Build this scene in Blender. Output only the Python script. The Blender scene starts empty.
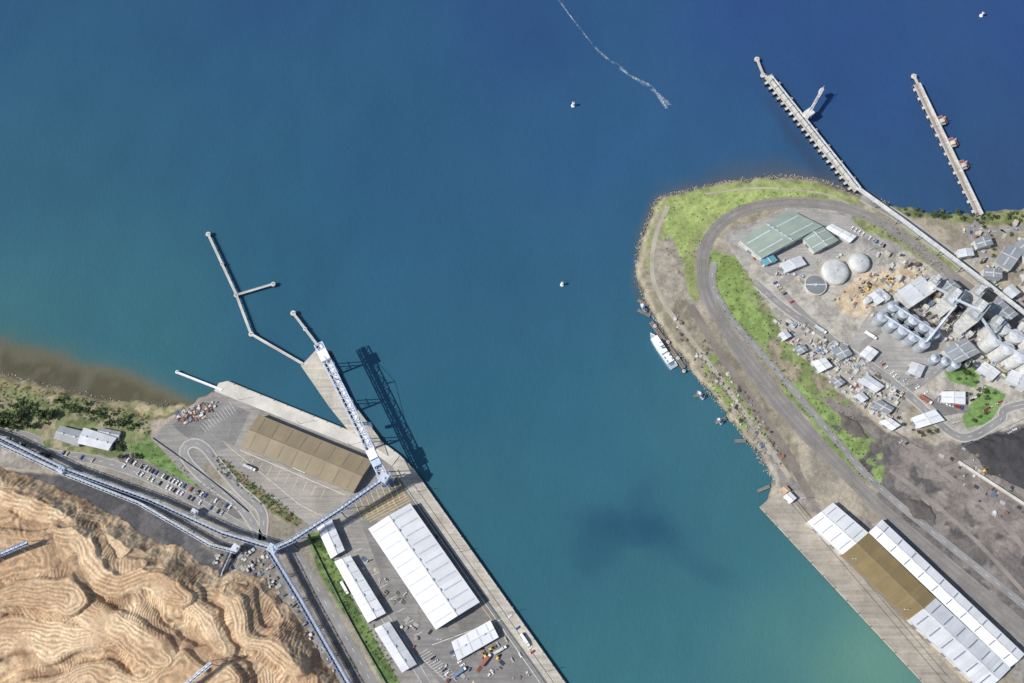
import bpy, math, random
import numpy as np
from mathutils import Vector
random.seed(7); rng=np.random.default_rng(7)
SC=bpy.context.scene
# ------------------------------------------------------------------ survey: map tracing -> ground metres
F=1024*35/36.; TH=math.radians(18); D=F; H=D*math.cos(TH); CY=-D*math.sin(TH)
cT,sT=math.cos(TH),math.sin(TH)
GZ=3.0
def G(px,py,z=GZ):
    x=(px-512)/F; y=(341.5-py)/F
    dy=y*cT+sT; dz=y*sT-cT
    t=(z-H)/dz
    return (x*t, CY+dy*t, z)
def G2(px,py,z=GZ):
    g=G(px,py,z); return (g[0],g[1])
def topx(X,Y,z=GZ):
    vx=X; vy=Y-CY; vz=z-H
    yc=vy*cT+vz*sT; zc=-vy*sT+vz*cT
    return 512+F*vx/(-zc), 341.5-F*yc/(-zc)
# ------------------------------------------------------------------ numpy noise
def vnoise(x,y,s,seed=0):
    x=x/s+seed*17.3; y=y/s+seed*9.1
    xi=np.floor(x); yi=np.floor(y); fx=x-xi; fy=y-yi
    fx=fx*fx*(3-2*fx); fy=fy*fy*(3-2*fy)
    def h(a,b):
        v=np.sin(a*127.1+b*311.7+seed*74.7)*43758.5453
        return v-np.floor(v)
    return (h(xi,yi)*(1-fx)+h(xi+1,yi)*fx)*(1-fy)+(h(xi,yi+1)*(1-fx)+h(xi+1,yi+1)*fx)*fy
def fbm(x,y,s,seed=0,o=4):
    r=0;a=1;t=0
    for i in range(o):
        r=r+a*vnoise(x,y,s/2**i,seed+i*3); t+=a; a*=.5
    return r/t
def sdf(X,Y,poly):
    P=np.array(poly,float); n=len(P)
    d=np.full(X.shape,1e18); ins=np.zeros(X.shape,bool)
    for i in range(n):
        ax,ay=P[i]; bx,by=P[(i+1)%n]
        ex,ey=bx-ax,by-ay; L=ex*ex+ey*ey+1e-12
        t=np.clip(((X-ax)*ex+(Y-ay)*ey)/L,0,1)
        d=np.minimum(d,(X-ax-t*ex)**2+(Y-ay-t*ey)**2)
        if ay!=by:
            c=((ay>Y)!=(by>Y))&(X<ex*(Y-ay)/(by-ay)+ax)
            ins^=c
    d=np.sqrt(d); return np.where(ins,d,-d)
def sm(a,b,x):
    t=np.clip((x-a)/(b-a),0,1); return t*t*(3-2*t)
def lin(c):
    return tuple(((v/255)/12.92 if v<=10 else ((v/255+.055)/1.055)**2.4) for v in c)
EXPO=1.0
def alb(c,ex=None,ds=.07):
    l=lin(c); y=.3*l[0]+.59*l[1]+.11*l[2]
    return tuple(min((v*(1-ds)+y*ds+.001)/(ex or EXPO),.84) for v in l)  # greying and small lift put a thin aerial haze into the base colours
# ------------------------------------------------------------------ materials
MC={}
def nd(t,ty,**k):
    n=t.nodes.new(ty)
    for a,b in k.items(): setattr(n,a,b)
    return n
def mixrgb(t,fac,a,b,mode='MIX'):
    n=nd(t,'ShaderNodeMix',data_type='RGBA',blend_type=mode)
    for s,v in ((n.inputs[0],fac),(n.inputs[6],a),(n.inputs[7],b)):
        if hasattr(v,'node'): t.links.new(v,s)
        elif isinstance(v,(int,float)): s.default_value=v
        else: s.default_value=(*v[:3],1)
    return n.outputs[2]
def noise(t,vec,scale,detail=4,lo=.35,hi=.65,rough=.6):
    n=nd(t,'ShaderNodeTexNoise'); n.inputs['Scale'].default_value=scale; n.inputs['Detail'].default_value=detail
    n.inputs['Roughness'].default_value=rough
    t.links.new(vec,n.inputs['Vector'])
    m=nd(t,'ShaderNodeMapRange'); m.inputs[1].default_value=lo; m.inputs[2].default_value=hi
    t.links.new(n.outputs[0],m.inputs[0]); return m.outputs[0]
def mat(name,c,c2=None,var=.22,s1=.03,s2=.5,rough=.9,bump=0,metal=0,rnd=False,coords='Object',spec=.3,tracks=None):
    if name in MC: return MC[name]
    m=bpy.data.materials.new(name); m.use_nodes=True; t=m.node_tree
    b=t.nodes['Principled BSDF']; b.inputs['Roughness'].default_value=rough; b.inputs['Metallic'].default_value=metal
    b.inputs['Specular IOR Level'].default_value=spec
    tc=nd(t,'ShaderNodeTexCoord'); v=tc.outputs[coords]
    a=alb(c); e=alb(c2) if c2 else tuple(x*(1-var) for x in a)
    f=tuple(min(x*(1+var),.85) for x in a)
    o=mixrgb(t,noise(t,v,s1),f,e)
    k=noise(t,v,s2,6,.25,.75)
    o=mixrgb(t,var*2,o,mixrgb(t,k,tuple(x*.7 for x in a),tuple(x*1.1 for x in f)))
    if tracks is not None:
        mp=nd(t,'ShaderNodeMapping'); mp.inputs['Rotation'].default_value=(0,0,tracks); mp.inputs['Scale'].default_value=(.02,.45,1); t.links.new(v,mp.inputs[0])
        w=noise(t,mp.outputs[0],1,4,.35,.7)
        o=mixrgb(t,.45,o,mixrgb(t,w,(.62,.62,.62),(1.3,1.28,1.25)),'MULTIPLY')
        vo=nd(t,'ShaderNodeTexVoronoi',distance='CHEBYCHEV'); vo.inputs['Scale'].default_value=.045; 
        mp2=nd(t,'ShaderNodeMapping'); mp2.inputs['Rotation'].default_value=(0,0,tracks); t.links.new(v,mp2.inputs[0]); t.links.new(mp2.outputs[0],vo.inputs['Vector'])
        hs=nd(t,'ShaderNodeSeparateColor'); t.links.new(vo.outputs['Color'],hs.inputs[0])
        o=mixrgb(t,.35,o,mixrgb(t,hs.outputs[0],(.7,.7,.7),(1.25,1.24,1.22)),'MULTIPLY')
    if rnd:
        oi=nd(t,'ShaderNodeObjectInfo'); hs=nd(t,'ShaderNodeHueSaturation')
        mr=nd(t,'ShaderNodeMapRange'); mr.inputs[3].default_value=.65; mr.inputs[4].default_value=1.35
        t.links.new(oi.outputs['Random'],mr.inputs[0]); t.links.new(mr.outputs[0],hs.inputs['Value']); t.links.new(o,hs.inputs['Color']); o=hs.outputs[0]
    t.links.new(o,b.inputs['Base Color'])
    if bump:
        bp=nd(t,'ShaderNodeBump'); bp.inputs['Strength'].default_value=bump; bp.inputs['Distance'].default_value=.5
        t.links.new(k,bp.inputs['Height']); t.links.new(bp.outputs[0],b.inputs['Normal'])
    MC[name]=m; return m
def roofmat(name,c,c2=None,streak=.35,panel=6.,rough=.5):
    if name in MC: return MC[name]
    m=bpy.data.materials.new(name); m.use_nodes=True; t=m.node_tree
    b=t.nodes['Principled BSDF']; b.inputs['Roughness'].default_value=rough; b.inputs['Specular IOR Level'].default_value=.3
    uv=nd(t,'ShaderNodeUVMap'); sx=nd(t,'ShaderNodeSeparateXYZ'); t.links.new(uv.outputs[0],sx.inputs[0])
    fl=nd(t,'ShaderNodeMath',operation='DIVIDE'); fl.inputs[1].default_value=panel; t.links.new(sx.outputs[0],fl.inputs[0])
    f2=nd(t,'ShaderNodeMath',operation='FLOOR'); t.links.new(fl.outputs[0],f2.inputs[0])
    wn=nd(t,'ShaderNodeTexWhiteNoise',noise_dimensions='1D'); t.links.new(f2.outputs[0],wn.inputs['W'])
    mp=nd(t,'ShaderNodeMapping'); mp.inputs['Scale'].default_value=(1.2,.08,1); t.links.new(uv.outputs[0],mp.inputs[0])
    st=noise(t,mp.outputs[0],1.0,5,.3,.7)
    bl=noise(t,uv.outputs[0],.06,6,.35,.65)
    a=alb(c); e=alb(c2) if c2 else tuple(x*.72 for x in a)
    o=mixrgb(t,bl,a,tuple(.5*(p+q) for p,q in zip(a,e)))
    ml=nd(t,'ShaderNodeMath',operation='MULTIPLY'); ml.inputs[1].default_value=streak; t.links.new(st,ml.inputs[0])
    o=mixrgb(t,ml.outputs[0],o,e)
    mw=nd(t,'ShaderNodeMath',operation='MULTIPLY'); mw.inputs[1].default_value=.22; t.links.new(wn.outputs[0],mw.inputs[0])
    o=mixrgb(t,mw.outputs[0],o,tuple(x*.5 for x in e))
    t.links.new(o,b.inputs['Base Color']); MC[name]=m; return m
# ------------------------------------------------------------------ mesh builder
class M:
    def __init__(s): s.v=[];s.f=[];s.m=[]
    def add(s,vs,fs,mi=0):
        o=len(s.v); s.v+= [tuple(a) for a in vs]; s.f+=[tuple(i+o for i in f) for f in fs]; s.m+=[mi]*len(fs)
    def box(s,c,u,l,w,z0,z1,mi=0,top=1.0):
        n=math.hypot(*u[:2]); ux,uy=u[0]/n,u[1]/n
        vs=[]
        for z,k in ((z0,1),(z1,top)):
            for a,b in ((-1,-1),(1,-1),(1,1),(-1,1)):
                vs.append((c[0]+ux*a*l/2*k-uy*b*w/2*k,c[1]+uy*a*l/2*k+ux*b*w/2*k,z))
        s.add(vs,[(0,3,2,1),(4,5,6,7),(0,1,5,4),(1,2,6,5),(2,3,7,6),(3,0,4,7)],mi)
    def beam(s,p,q,w,h=None,mi=0):
        h=h or w; p=Vector(p);q=Vector(q);d=q-p
        if d.length<1e-6:return
        d.normalize(); up=Vector((0,0,1)) if abs(d.z)<.95 else Vector((1,0,0))
        a=d.cross(up).normalized()*w/2; b=a.cross(d).normalized()*h/2
        vs=[x+i*a+j*b for x in (p,q) for i,j in ((-1,-1),(1,-1),(1,1),(-1,1))]
        s.add(vs,[(0,3,2,1),(4,5,6,7),(0,1,5,4),(1,2,6,5),(2,3,7,6),(3,0,4,7)],mi)
    def cyl(s,c,r,z0,z1,mi=0,n=12,r2=None,cone=0,mi2=None):
        r2=r if r2 is None else r2
        vs=[(c[0]+r*math.cos(2*math.pi*i/n),c[1]+r*math.sin(2*math.pi*i/n),z0) for i in range(n)]
        vs+=[(c[0]+r2*math.cos(2*math.pi*i/n),c[1]+r2*math.sin(2*math.pi*i/n),z1) for i in range(n)]
        s.add(vs,[(i,(i+1)%n,n+(i+1)%n,n+i) for i in range(n)],mi)
        tp=vs[n:]+[(c[0],c[1],z1+cone)]
        s.add(tp,[(i,(i+1)%n,n) for i in range(n)],mi if mi2 is None else mi2)
    def dome(s,c,r,z0,h,mi=0,n=24,k=6):
        vs=[];fs=[]
        for j in range(k):
            a=j/k*math.pi/2
            for i in range(n):
                vs.append((c[0]+r*math.cos(a)*math.cos(2*math.pi*i/n),c[1]+r*math.cos(a)*math.sin(2*math.pi*i/n),z0+h*math.sin(a)))
        vs.append((c[0],c[1],z0+h))
        for j in range(k-1):
            for i in range(n): fs.append((j*n+i,j*n+(i+1)%n,(j+1)*n+(i+1)%n,(j+1)*n+i))
        for i in range(n): fs.append(((k-1)*n+i,(k-1)*n+(i+1)%n,k*n))
        s.add(vs,fs,mi)
    def prism(s,pts,z0,z1,mi=0,mside=None):
        n=len(pts); a=sum(pts[i][0]*pts[(i+1)%n][1]-pts[(i+1)%n][0]*pts[i][1] for i in range(n))
        if a<0: pts=pts[::-1]
        vs=[(p[0],p[1],z0) for p in pts]+[(p[0],p[1],z1) for p in pts]
        s.add(vs,[tuple(range(n,2*n))],mi)
        s.add(vs,[(i,(i+1)%n,n+(i+1)%n,n+i) for i in range(n)],mi if mside is None else mside)
    def obj(s,name,mats,parent=None,smooth=False):
        me=bpy.data.meshes.new(name); me.from_pydata(s.v,[],s.f)
        for m in mats: me.materials.append(m)
        me.polygons.foreach_set('material_index',s.m)
        if smooth: me.polygons.foreach_set('use_smooth',[True]*len(s.f))
        me.update(); o=bpy.data.objects.new(name,me); SC.collection.objects.link(o)
        if parent: o.parent=parent
        return o
def empty(name):
    e=bpy.data.objects.new(name,None); e.empty_display_size=2; SC.collection.objects.link(e); return e
def sheet(name,px,z,m):
    pts=[G2(*p) for p in px]; a=M(); n=len(pts)
    ar=sum(pts[i][0]*pts[(i+1)%n][1]-pts[(i+1)%n][0]*pts[i][1] for i in range(n))
    if ar<0: pts=pts[::-1]
    a.add([(p[0],p[1],z) for p in pts],[tuple(range(n))]); return a.obj(name,[m])
def smooth_path(pts,step=4.):
    P=[Vector(p) for p in pts]
    if len(P)<3: 
        out=[P[0]]; n=max(1,int((P[1]-P[0]).length/step))
        return [P[0].lerp(P[1],i/n) for i in range(n+1)]
    P=[P[0]*2-P[1]]+P+[P[-1]*2-P[-2]]; out=[]
    for i in range(1,len(P)-2):
        a,b,c,d=P[i-1:i+3]; n=max(1,int((c-b).length/step))
        for k in range(n):
            t=k/n
            out.append(.5*((2*b)+(c-a)*t+(2*a-5*b+4*c-d)*t*t+(3*b-a-3*c+d)*t**3))
    out.append(P[-2]); return out
def offs(path,o):
    r=[]
    for i,p in enumerate(path):
        d=(path[min(i+1,len(path)-1)]-path[max(i-1,0)]); d=Vector((d.x,d.y)).normalized()
        r.append(Vector((p.x-d.y*o,p.y+d.x*o)))
    return r
def strip(mm,path,w,z,mi=0,off=0):
    L=offs(path,off+w/2);R=offs(path,off-w/2); n=len(path)
    vs=[(p.x,p.y,z) for p in R]+[(p.x,p.y,z) for p in L]
    mm.add(vs,[(i,i+1,n+i+1,n+i) for i in range(n-1)],mi)
def pxpath(px,step=4.): return smooth_path([G2(*p) for p in px],step)
# palette
ASPH=mat('asphalt',(150,146,140),(128,124,120),.2,.02,.35,bump=.1,tracks=.42)
ASPH2=mat('dark_asphalt',(124,121,118),(106,104,102),.2,.03,.4,tracks=.95)
ROAD=mat('road_asphalt',(144,141,138),(126,123,121),.12,.05,.6)
CONC=mat('wharf_concrete',(184,177,164),(158,151,138),.2,.04,.4,tracks=.95)
CONC2=mat('pale_concrete',(204,199,188),(176,170,160),.14,.05,.6)
CONCD=mat('dark_concrete',(120,112,102),None,.2)
WHITE=mat('white_paint',(240,240,238),None,.06,.1,1.,rough=.6)
LINE=mat('line_paint',(225,222,212),(185,183,175),.12,.3,2)
YEL=mat('yellow_line_paint',(215,185,105),(185,158,95),.12,.3,2)
STEEL=mat('galvanised_steel',(198,205,214),(158,166,178),.15,.1,1,rough=.5,metal=.1)
BLUE=mat('blue_grey_steel',(135,155,190),(100,122,158),.15,.1,1,rough=.5)
DKST=mat('dark_steel',(74,78,86),None,.2,.2,1)
GLASS=mat('dark_glass',(35,42,52),None,.1,.2,1,rough=.1,spec=.6)
RUBB=mat('rubber',(28,28,30),None,.1)
RED=mat('red_oxide',(160,95,78),None,.2,.2,1)
TIMB=mat('old_timber',(128,115,98),(98,86,74),.2,.1,1)
BALL=mat('rail_ballast',(138,133,128),(120,115,110),.14,.06,.8,bump=.2)
RAIL=mat('steel_rail',(165,160,155),None,.15,.3,2,rough=.5)
WALLW=mat('metal_cladding',(206,206,202),(174,174,172),.12,.2,1)
WALLB=mat('brown_cladding',(140,124,102),None,.15,.2,1)
RW=roofmat('white_metal_roof',(244,244,243),(210,212,214),.3)
RW2=roofmat('weathered_white_roof',(222,224,226),(172,175,180),.5)
RBR=roofmat('ochre_metal_roof',(158,143,114),(130,116,92),.5,8)
ROL=roofmat('olive_metal_roof',(150,130,86),(118,104,72),.5,8)
RGR=roofmat('green_metal_roof',(166,178,164),(126,143,132),.4,7)
RGY=roofmat('grey_metal_roof',(162,165,168),(122,126,130),.5,6)
RTL=roofmat('teal_metal_roof',(105,172,188),(88,142,160),.3,6)
SKYL=mat('skylight_sheet',(190,195,200),None,.1,.2,1,rough=.4)
SKYD=mat('dark_skylight_sheet',(124,113,92),None,.1,.2,1,rough=.4)
# ------------------------------------------------------------------ land outlines
shoreL=[(-1500,300),(-900,330),(-300,352),(-100,366),(0,373),(25,381),(60,389),(95,398),(125,402),(160,405),(188,405),(222,388),(300,420),(390,458),(410,478),(563,688),(640,790),(800,1200),(-1500,1200)]
shoreR=[(772,490),(764,508),(930,688),(1010,770),(1300,1100),(2400,1100),(2400,60),(1600,150),(1300,185),(1100,205),(1024,209),(985,213),(940,214),(912,210),(890,205),(870,198),(850,192),(825,182),(790,177),(755,179),(715,185),(680,193),(658,200),(648,222),(640,245),(637,272),(645,300),(658,325),(685,362),(712,395),(740,430),(765,465),(775,480)]
wL=[G2(*p,0) for p in shoreL]; wR=[G2(*p,0) for p in shoreR]
def axis(lo,hi,st,far,grow=1.35):
    a=list(np.arange(lo,hi+st,st)); s=st; x=a[-1]
    while x<far: s*=grow; x+=s; a.append(x)
    s=st; x=a[0]; b=[]
    while x>-far: s*=grow; x-=s; b.append(x)
    return np.array(b[::-1]+a)
def gridmesh(name,xs,ys,Z,keep,mats,cols=None,smooth=True):
    nx,ny=len(xs),len(ys); X,Y=np.meshgrid(xs,ys)
    idx=np.arange(nx*ny).reshape(ny,nx)
    q=np.stack([idx[:-1,:-1],idx[:-1,1:],idx[1:,1:],idx[1:,:-1]],-1).reshape(-1,4)
    if keep is not None:
        k=keep.reshape(-1); q=q[k[q].any(1)]
    used=np.zeros(nx*ny,bool); used[q.reshape(-1)]=True
    rm=np.cumsum(used)-1; co=np.stack([X.ravel(),Y.ravel(),Z.ravel()],1)[used]
    q=rm[q]
    me=bpy.data.meshes.new(name); me.vertices.add(len(co)); me.vertices.foreach_set('co',co.ravel())
    me.loops.add(q.size); me.loops.foreach_set('vertex_index',q.ravel().astype(np.int32))
    me.polygons.add(len(q)); me.polygons.foreach_set('loop_start',np.arange(0,q.size,4,dtype=np.int32))
    me.polygons.foreach_set('loop_total',np.full(len(q),4,np.int32))
    me.polygons.foreach_set('use_smooth',np.full(len(q),smooth))
    me.update(calc_edges=True)
    if cols is not None:
        c=cols.reshape(-1,3)[used]; c=np.concatenate([c,np.ones((len(c),1))],1).astype(np.float32)
        at=me.color_attributes.new('cover','FLOAT_COLOR','POINT'); at.data.foreach_set('color',c.ravel())
    for m in mats: me.materials.append(m)
    o=bpy.data.objects.new(name,me); SC.collection.objects.link(o); return o
def covermat(name,rough,nv,bumpd,bs,spec=.2,fine=.9):
    m=bpy.data.materials.new(name); m.use_nodes=True; t=m.node_tree; b=t.nodes['Principled BSDF']
    b.inputs['Roughness'].default_value=rough; b.inputs['Specular IOR Level'].default_value=spec
    at=nd(t,'ShaderNodeAttribute',attribute_name='cover'); tc=nd(t,'ShaderNodeTexCoord'); v=tc.outputs['Object']
    k=noise(t,v,fine,6,.3,.7,.7); k2=noise(t,v,.12,5,.3,.7)
    o=mixrgb(t,nv,at.outputs[0],mixrgb(t,k,(.4,.4,.4),(1.6,1.6,1.6)),'MULTIPLY')
    o=mixrgb(t,nv*.7,o,mixrgb(t,k2,(.65,.65,.65),(1.4,1.4,1.4)),'MULTIPLY')
    t.links.new(o,b.inputs['Base Color'])
    n=nd(t,'ShaderNodeTexNoise'); n.inputs['Scale'].default_value=bs; n.inputs['Detail'].default_value=5; t.links.new(v,n.inputs['Vector'])
    bp=nd(t,'ShaderNodeBump'); bp.inputs['Strength'].default_value=.6; bp.inputs['Distance'].default_value=bumpd
    t.links.new(n.outputs[0],bp.inputs['Height']); t.links.new(bp.outputs[0],b.inputs['Normal']); return m
# ------------------------------------------------------------------ terrain
xs=axis(-680,700,1.35,5000); ys=axis(-385,470,1.35,5000)
X,Y=np.meshgrid(xs,ys)
wx=X+(vnoise(X,Y,14,3)-.5)*5+(vnoise(X,Y,5,5)-.5)*3; wy=Y+(vnoise(X,Y,14,4)-.5)*5+(vnoise(X,Y,5,6)-.5)*3
land=np.maximum(sdf(wx,wy,wL),sdf(wx,wy,wR))
Z=np.clip(land*.6,-3,3.0)
PX,PY=topx(X,Y)
C=np.zeros(X.shape+(3,))
def setc(w,c):
    global C
    C+= (np.array(c)-C)*w[...,None] if np.ndim(c)==1 else (c-C)*w[...,None]
base=fbm(X,Y,40,21)
b1=np.array(alb((158,148,130)));b2=np.array(alb((132,124,110)))
C[:]=b1+(b2-b1)*sm(.35,.65,base)[...,None]
def paint(poly,c1,c2,scale=12,feather=2.5,warp=5,op=1.,patch=None):
    p=np.array(poly,float); x0,y0=p.min(0)-12; x1,y1=p.max(0)+12
    mk=(PX>x0)&(PX<x1)&(PY>y0)&(PY<y1)
    if not mk.any(): return
    px,py,wxx,wyy=PX[mk],PY[mk],X[mk],Y[mk]
    px=px+(fbm(wxx,wyy,12,31,3)-.5)*2*warp; py=py+(fbm(wxx,wyy,12,37,3)-.5)*2*warp
    d=sdf(px,py,poly); w=sm(-feather/2,feather/2,d)*op
    sd_=int(p[0][0])%50+2
    if patch: w=w*sm(patch-.06,patch+.06,fbm(wxx,wyy,scale*1.7,sd_+60))
    k=sm(.38,.62,fbm(wxx,wyy,scale,sd_))[:,None]
    c=np.array(alb(c1))*(1-k)+np.array(alb(c2))*k
    C[mk]+= (c-C[mk])*w[:,None]
# left side
paint([(-900,300),(0,372),(60,388),(120,400),(150,420),(152,440),(118,458),(60,452),(0,440),(-900,420)],(120,126,84),(94,102,68),10)
paint([(-900,300),(0,372),(60,388),(120,400),(150,420),(152,440),(118,458),(60,452),(0,440),(-900,420)],(152,142,114),(130,124,96),7,patch=.6)
paint([(-10,372),(60,386),(125,398),(190,400),(192,412),(160,420),(128,414),(60,396),(-10,384)],(138,126,94),(106,102,70),8)
paint([(110,398),(180,402),(186,408),(160,416),(125,408)],(160,148,114),(122,122,80),6)
paint([(-300,425),(0,432),(40,448),(90,455),(120,458),(135,472),(250,520),(262,545),(215,545),(60,470),(-300,450)],(152,146,136),(132,126,118),14,2,2)
paint([(122,446),(150,440),(180,462),(216,488),(244,512),(238,516),(200,494),(160,470)],(110,134,76),(88,112,60),7,2,2)
paint([(210,452),(225,460),(270,495),(303,520),(296,528),(255,500),(215,470)],(102,108,74),(130,114,88),5,2,3)
paint([(306,535),(322,530),(350,575),(402,665),(410,690),(388,690),(350,622),(318,572)],(104,126,70),(78,98,54),6,2,2)
paint([(-300,448),(60,474),(135,495),(216,548),(226,578),(150,560),(50,500),(-300,470)],(98,95,95),(78,77,79),14,3,3)
paint([(200,545),(270,545),(300,560),(385,690),(330,690),(262,585)],(138,131,124),(112,106,100),9,2,3)
paint([(-900,470),(50,490),(150,548),(215,572),(268,578),(350,700),(300,1200),(-900,1200)],(154,131,106),(128,108,86),14)
# right side
paint([(640,240),(652,198),(700,186),(800,176),(900,200),(1100,200),(1100,240),(900,225),(700,240),(690,300),(720,340),(800,440),(790,490),(770,480),(640,300)],(152,143,122),(132,125,105),9)
paint([(650,203),(699,186),(765,178),(830,183),(862,200),(835,212),(780,206),(738,213),(706,231),(693,252),(699,303),(684,294),(668,262),(654,225)],(140,148,92),(122,130,80),9,3,3)
paint([(660,206),(700,192),(770,184),(825,190),(800,201),(750,204),(715,215),(690,238),(680,262),(668,240)],(150,162,94),(130,144,82),9,3,4)
paint([(655,205),(664,202),(662,240),(652,275),(645,268),(648,230)],(130,138,86),(148,141,114),5,3,4)
paint([(656,246),(670,236),(684,264),(690,300),(715,330),(700,338),(668,300),(652,280)],(152,143,128),(134,127,114),6,3,3)
paint([(680,296),(705,318),(745,372),(790,438),(800,470),(782,470),(742,418),(700,360),(668,318)],(136,129,110),(116,110,95),7,3,3)
paint([(690,340),(716,352),(748,408),(768,440),(770,462),(744,430),(712,388)],(130,144,84),(112,126,72),5,3,4,patch=.44)
paint([(704,240),(722,252),(748,262),(758,292),(800,352),(850,402),(880,436),(890,494),(862,478),(820,436),(780,386),(745,340),(714,304)],(126,138,86),(106,118,72),9,3,4)
paint([(710,248),(742,262),(748,300),(772,330),(765,345),(735,320),(714,290)],(130,150,82),(112,130,70),7,3,4)
paint([(760,300),(800,352),(850,402),(888,440),(888,470),(820,425),(765,350)],(146,135,114),(124,115,97),8,3,4,patch=.55)
paint([(790,380),(850,420),(888,470),(888,492),(850,464),(812,428)],(126,148,82),(106,122,70),7,3,4)
paint([(722,236),(790,205),(850,210),(930,262),(1030,330),(1600,500),(1600,420),(1030,440),(965,440),(895,432),(850,398),(800,352),(757,288)],(168,162,150),(146,141,132),8,2,2)
paint([(722,236),(740,225),(800,208),(850,214),(905,250),(880,262),(840,235),(760,262),(748,268)],(150,146,140),(134,130,125),8,2,2)
paint([(832,300),(862,274),(925,268),(938,280),(900,298),(872,318),(845,316)],(190,173,145),(168,149,122),5,2,4)
paint([(770,318),(800,322),(850,352),(905,392),(888,428),(850,400),(800,355)],(176,168,154),(152,144,130),4,2,4)
paint([(852,212),(890,222),(960,268),(940,272),(890,240),(855,228)],(132,144,90),(118,120,82),5,2,4)
paint([(815,395),(850,404),(890,436),(965,446),(1040,415),(1600,420),(1600,1100),(1100,720),(940,578),(880,500),(886,450)],(124,117,111),(104,98,94),12,3,5)
paint([(900,445),(990,455),(1035,500),(1030,560),(960,540),(915,500)],(140,130,122),(116,108,102),9,6,8,.8)
paint([(820,420),(880,440),(1030,560),(1030,640),(900,520)],(84,80,79),(96,91,88),7,3,5,patch=.6)
paint([(960,445),(1000,430),(1040,430),(1040,490),(1000,478)],(70,68,70),(86,83,82),6,3,4)
paint([(905,405),(925,412),(945,432),(925,436),(905,425)],(150,140,122),(130,122,106),5)
paint([(943,366),(965,356),(982,372),(976,388),(950,382)],(108,138,74),(90,122,64),6,1.5,1)
paint([(984,384),(1006,394),(990,424),(966,428),(962,416)],(110,138,76),(90,122,64),6,1.5,1)
paint([(1006,372),(1040,360),(1040,382),(1016,388)],(100,126,70),(86,106,62),6,1.5,1)
paint([(868,197),(905,208),(1040,212),(1040,222),(990,226),(900,216)],(126,134,84),(104,110,70),6,2,4)
paint([(745,420),(790,475),(812,500),(868,520),(1040,650),(1100,720),(1060,720),(870,540),(800,505),(770,482)],(144,138,130),(126,120,114),8,2,2)
wet=1-sm(.2,2.6,land)
setc(wet*.5,alb((108,100,84)))
dry=sm(1.5,2.6,land)*(1-sm(3.6,5.5,land)); setc(dry*.45*vnoise(X,Y,6,44),alb((172,162,138)))
# vehicle wear lines across the open yards of the coal ground
wear=np.sin((X*.62+Y*.78)*2*math.pi/5.5+(fbm(X,Y,50,150)-.5)*22); inside=(PX>820)&(PY>395)&(PX<1100)
C*=(1+.07*wear*inside*sm(.45,.6,fbm(X,Y,30,155)))[...,None]
spk=(.84+.36*vnoise(X,Y,2.2,77))[...,None]; C*=spk*1.08
Zt=np.where(land>7,3.0,Z)
TERR=covermat('ground_cover',.95,.5,.4,.5)
gridmesh('ground',xs,ys,Zt,land>-9,[TERR],C)
# ------------------------------------------------------------------ water
wxs=axis(-680,700,5,20000); wys=axis(-385,560,5,20000)
WX,WY=np.meshgrid(wxs,wys); WPX,WPY=topx(WX,WY,0)
WPXc=np.where(WY>3000,512,np.clip(WPX,-300,1324)); WPYc=np.where(WY>3000,-200,np.clip(WPY,-250,900))
ctl=[((0,0),(44,82,114)),((250,0),(44,79,116)),((500,0),(44,75,118)),((750,0),(46,75,124)),((1024,0),(48,76,124)),
((0,180),(50,94,114)),((0,300),(60,106,112)),((200,150),(46,88,114)),((400,150),(44,85,116)),((600,150),(48,87,124)),((850,60),(46,75,122)),((1000,150),(50,77,114)),((720,120),(48,83,122)),
((150,320),(54,103,112)),((330,250),(44,90,113)),((500,280),(46,90,115)),((600,260),(50,92,120)),((450,400),(44,92,114)),((560,400),(48,96,116)),
((470,480),(54,102,113)),((620,460),(52,99,117)),((700,430),(60,106,118)),((560,560),(50,98,112)),((640,640),(58,107,115)),((720,580),(58,107,118)),((800,640),(74,124,122)),((880,683),(102,142,124)),((600,683),(58,108,115)),((760,560),(60,108,118))]
cp=np.array([c[0] for c in ctl],float); cc=np.array([alb(c[1],1.08,0) for c in ctl])
num=0;den=0
wpx=WPXc+(fbm(WX,WY,160,51)-.5)*120; wpy=WPYc+(fbm(WX,WY,160,55)-.5)*120
for p,c in zip(cp,cc):
    d=((wpx-p[0])**2+(wpy-p[1])**2+2200)**-1.25
    num=num+d[...,None]*c; den=den+d
WC=num/den[...,None]
def wmix(w,c):
    global WC
    WC=WC+(np.array(alb(c,1.08,0))-WC)*w[...,None]
shal=sdf(wpx*.5+WPX*.5,wpy*.5+WPY*.5,[(-1500,250),(-300,318),(0,340),(60,352),(110,366),(160,384),(200,398),(215,392),(190,420),(0,420),(-1500,400)])
wmix(sm(-24,6,shal)*.5,(78,108,100)); wmix(sm(-4,10,shal)*.8,(110,98,74)); wmix(sm(8,18,shal)*sm(.35,.6,fbm(WX,WY,14,90))*.7,(78,74,54))
pr=sdf(WPX,WPY,shoreR)
rim=sm(-10,-1,pr+(fbm(WX,WY,30,70)-.5)*8)*(WPY<310)*(WPX<880)
wmix(rim*.5,(96,96,90))
pl=sdf(WPX+(fbm(WX,WY,30,71)-.5)*22,WPY+(fbm(WX,WY,30,75)-.5)*22,[(655,190),(690,172),(740,160),(790,158),(850,180),(850,195),(700,192)])
wmix(sm(-10,14,pl)*.45,(84,88,94))
pl=sdf(WPX+(fbm(WX,WY,14,78)-.5)*8,WPY,[(765,98),(772,100),(800,135),(832,178),(818,180),(790,140)]); wmix(sm(-5,4,pl)*.4,(56,62,80))
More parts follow.
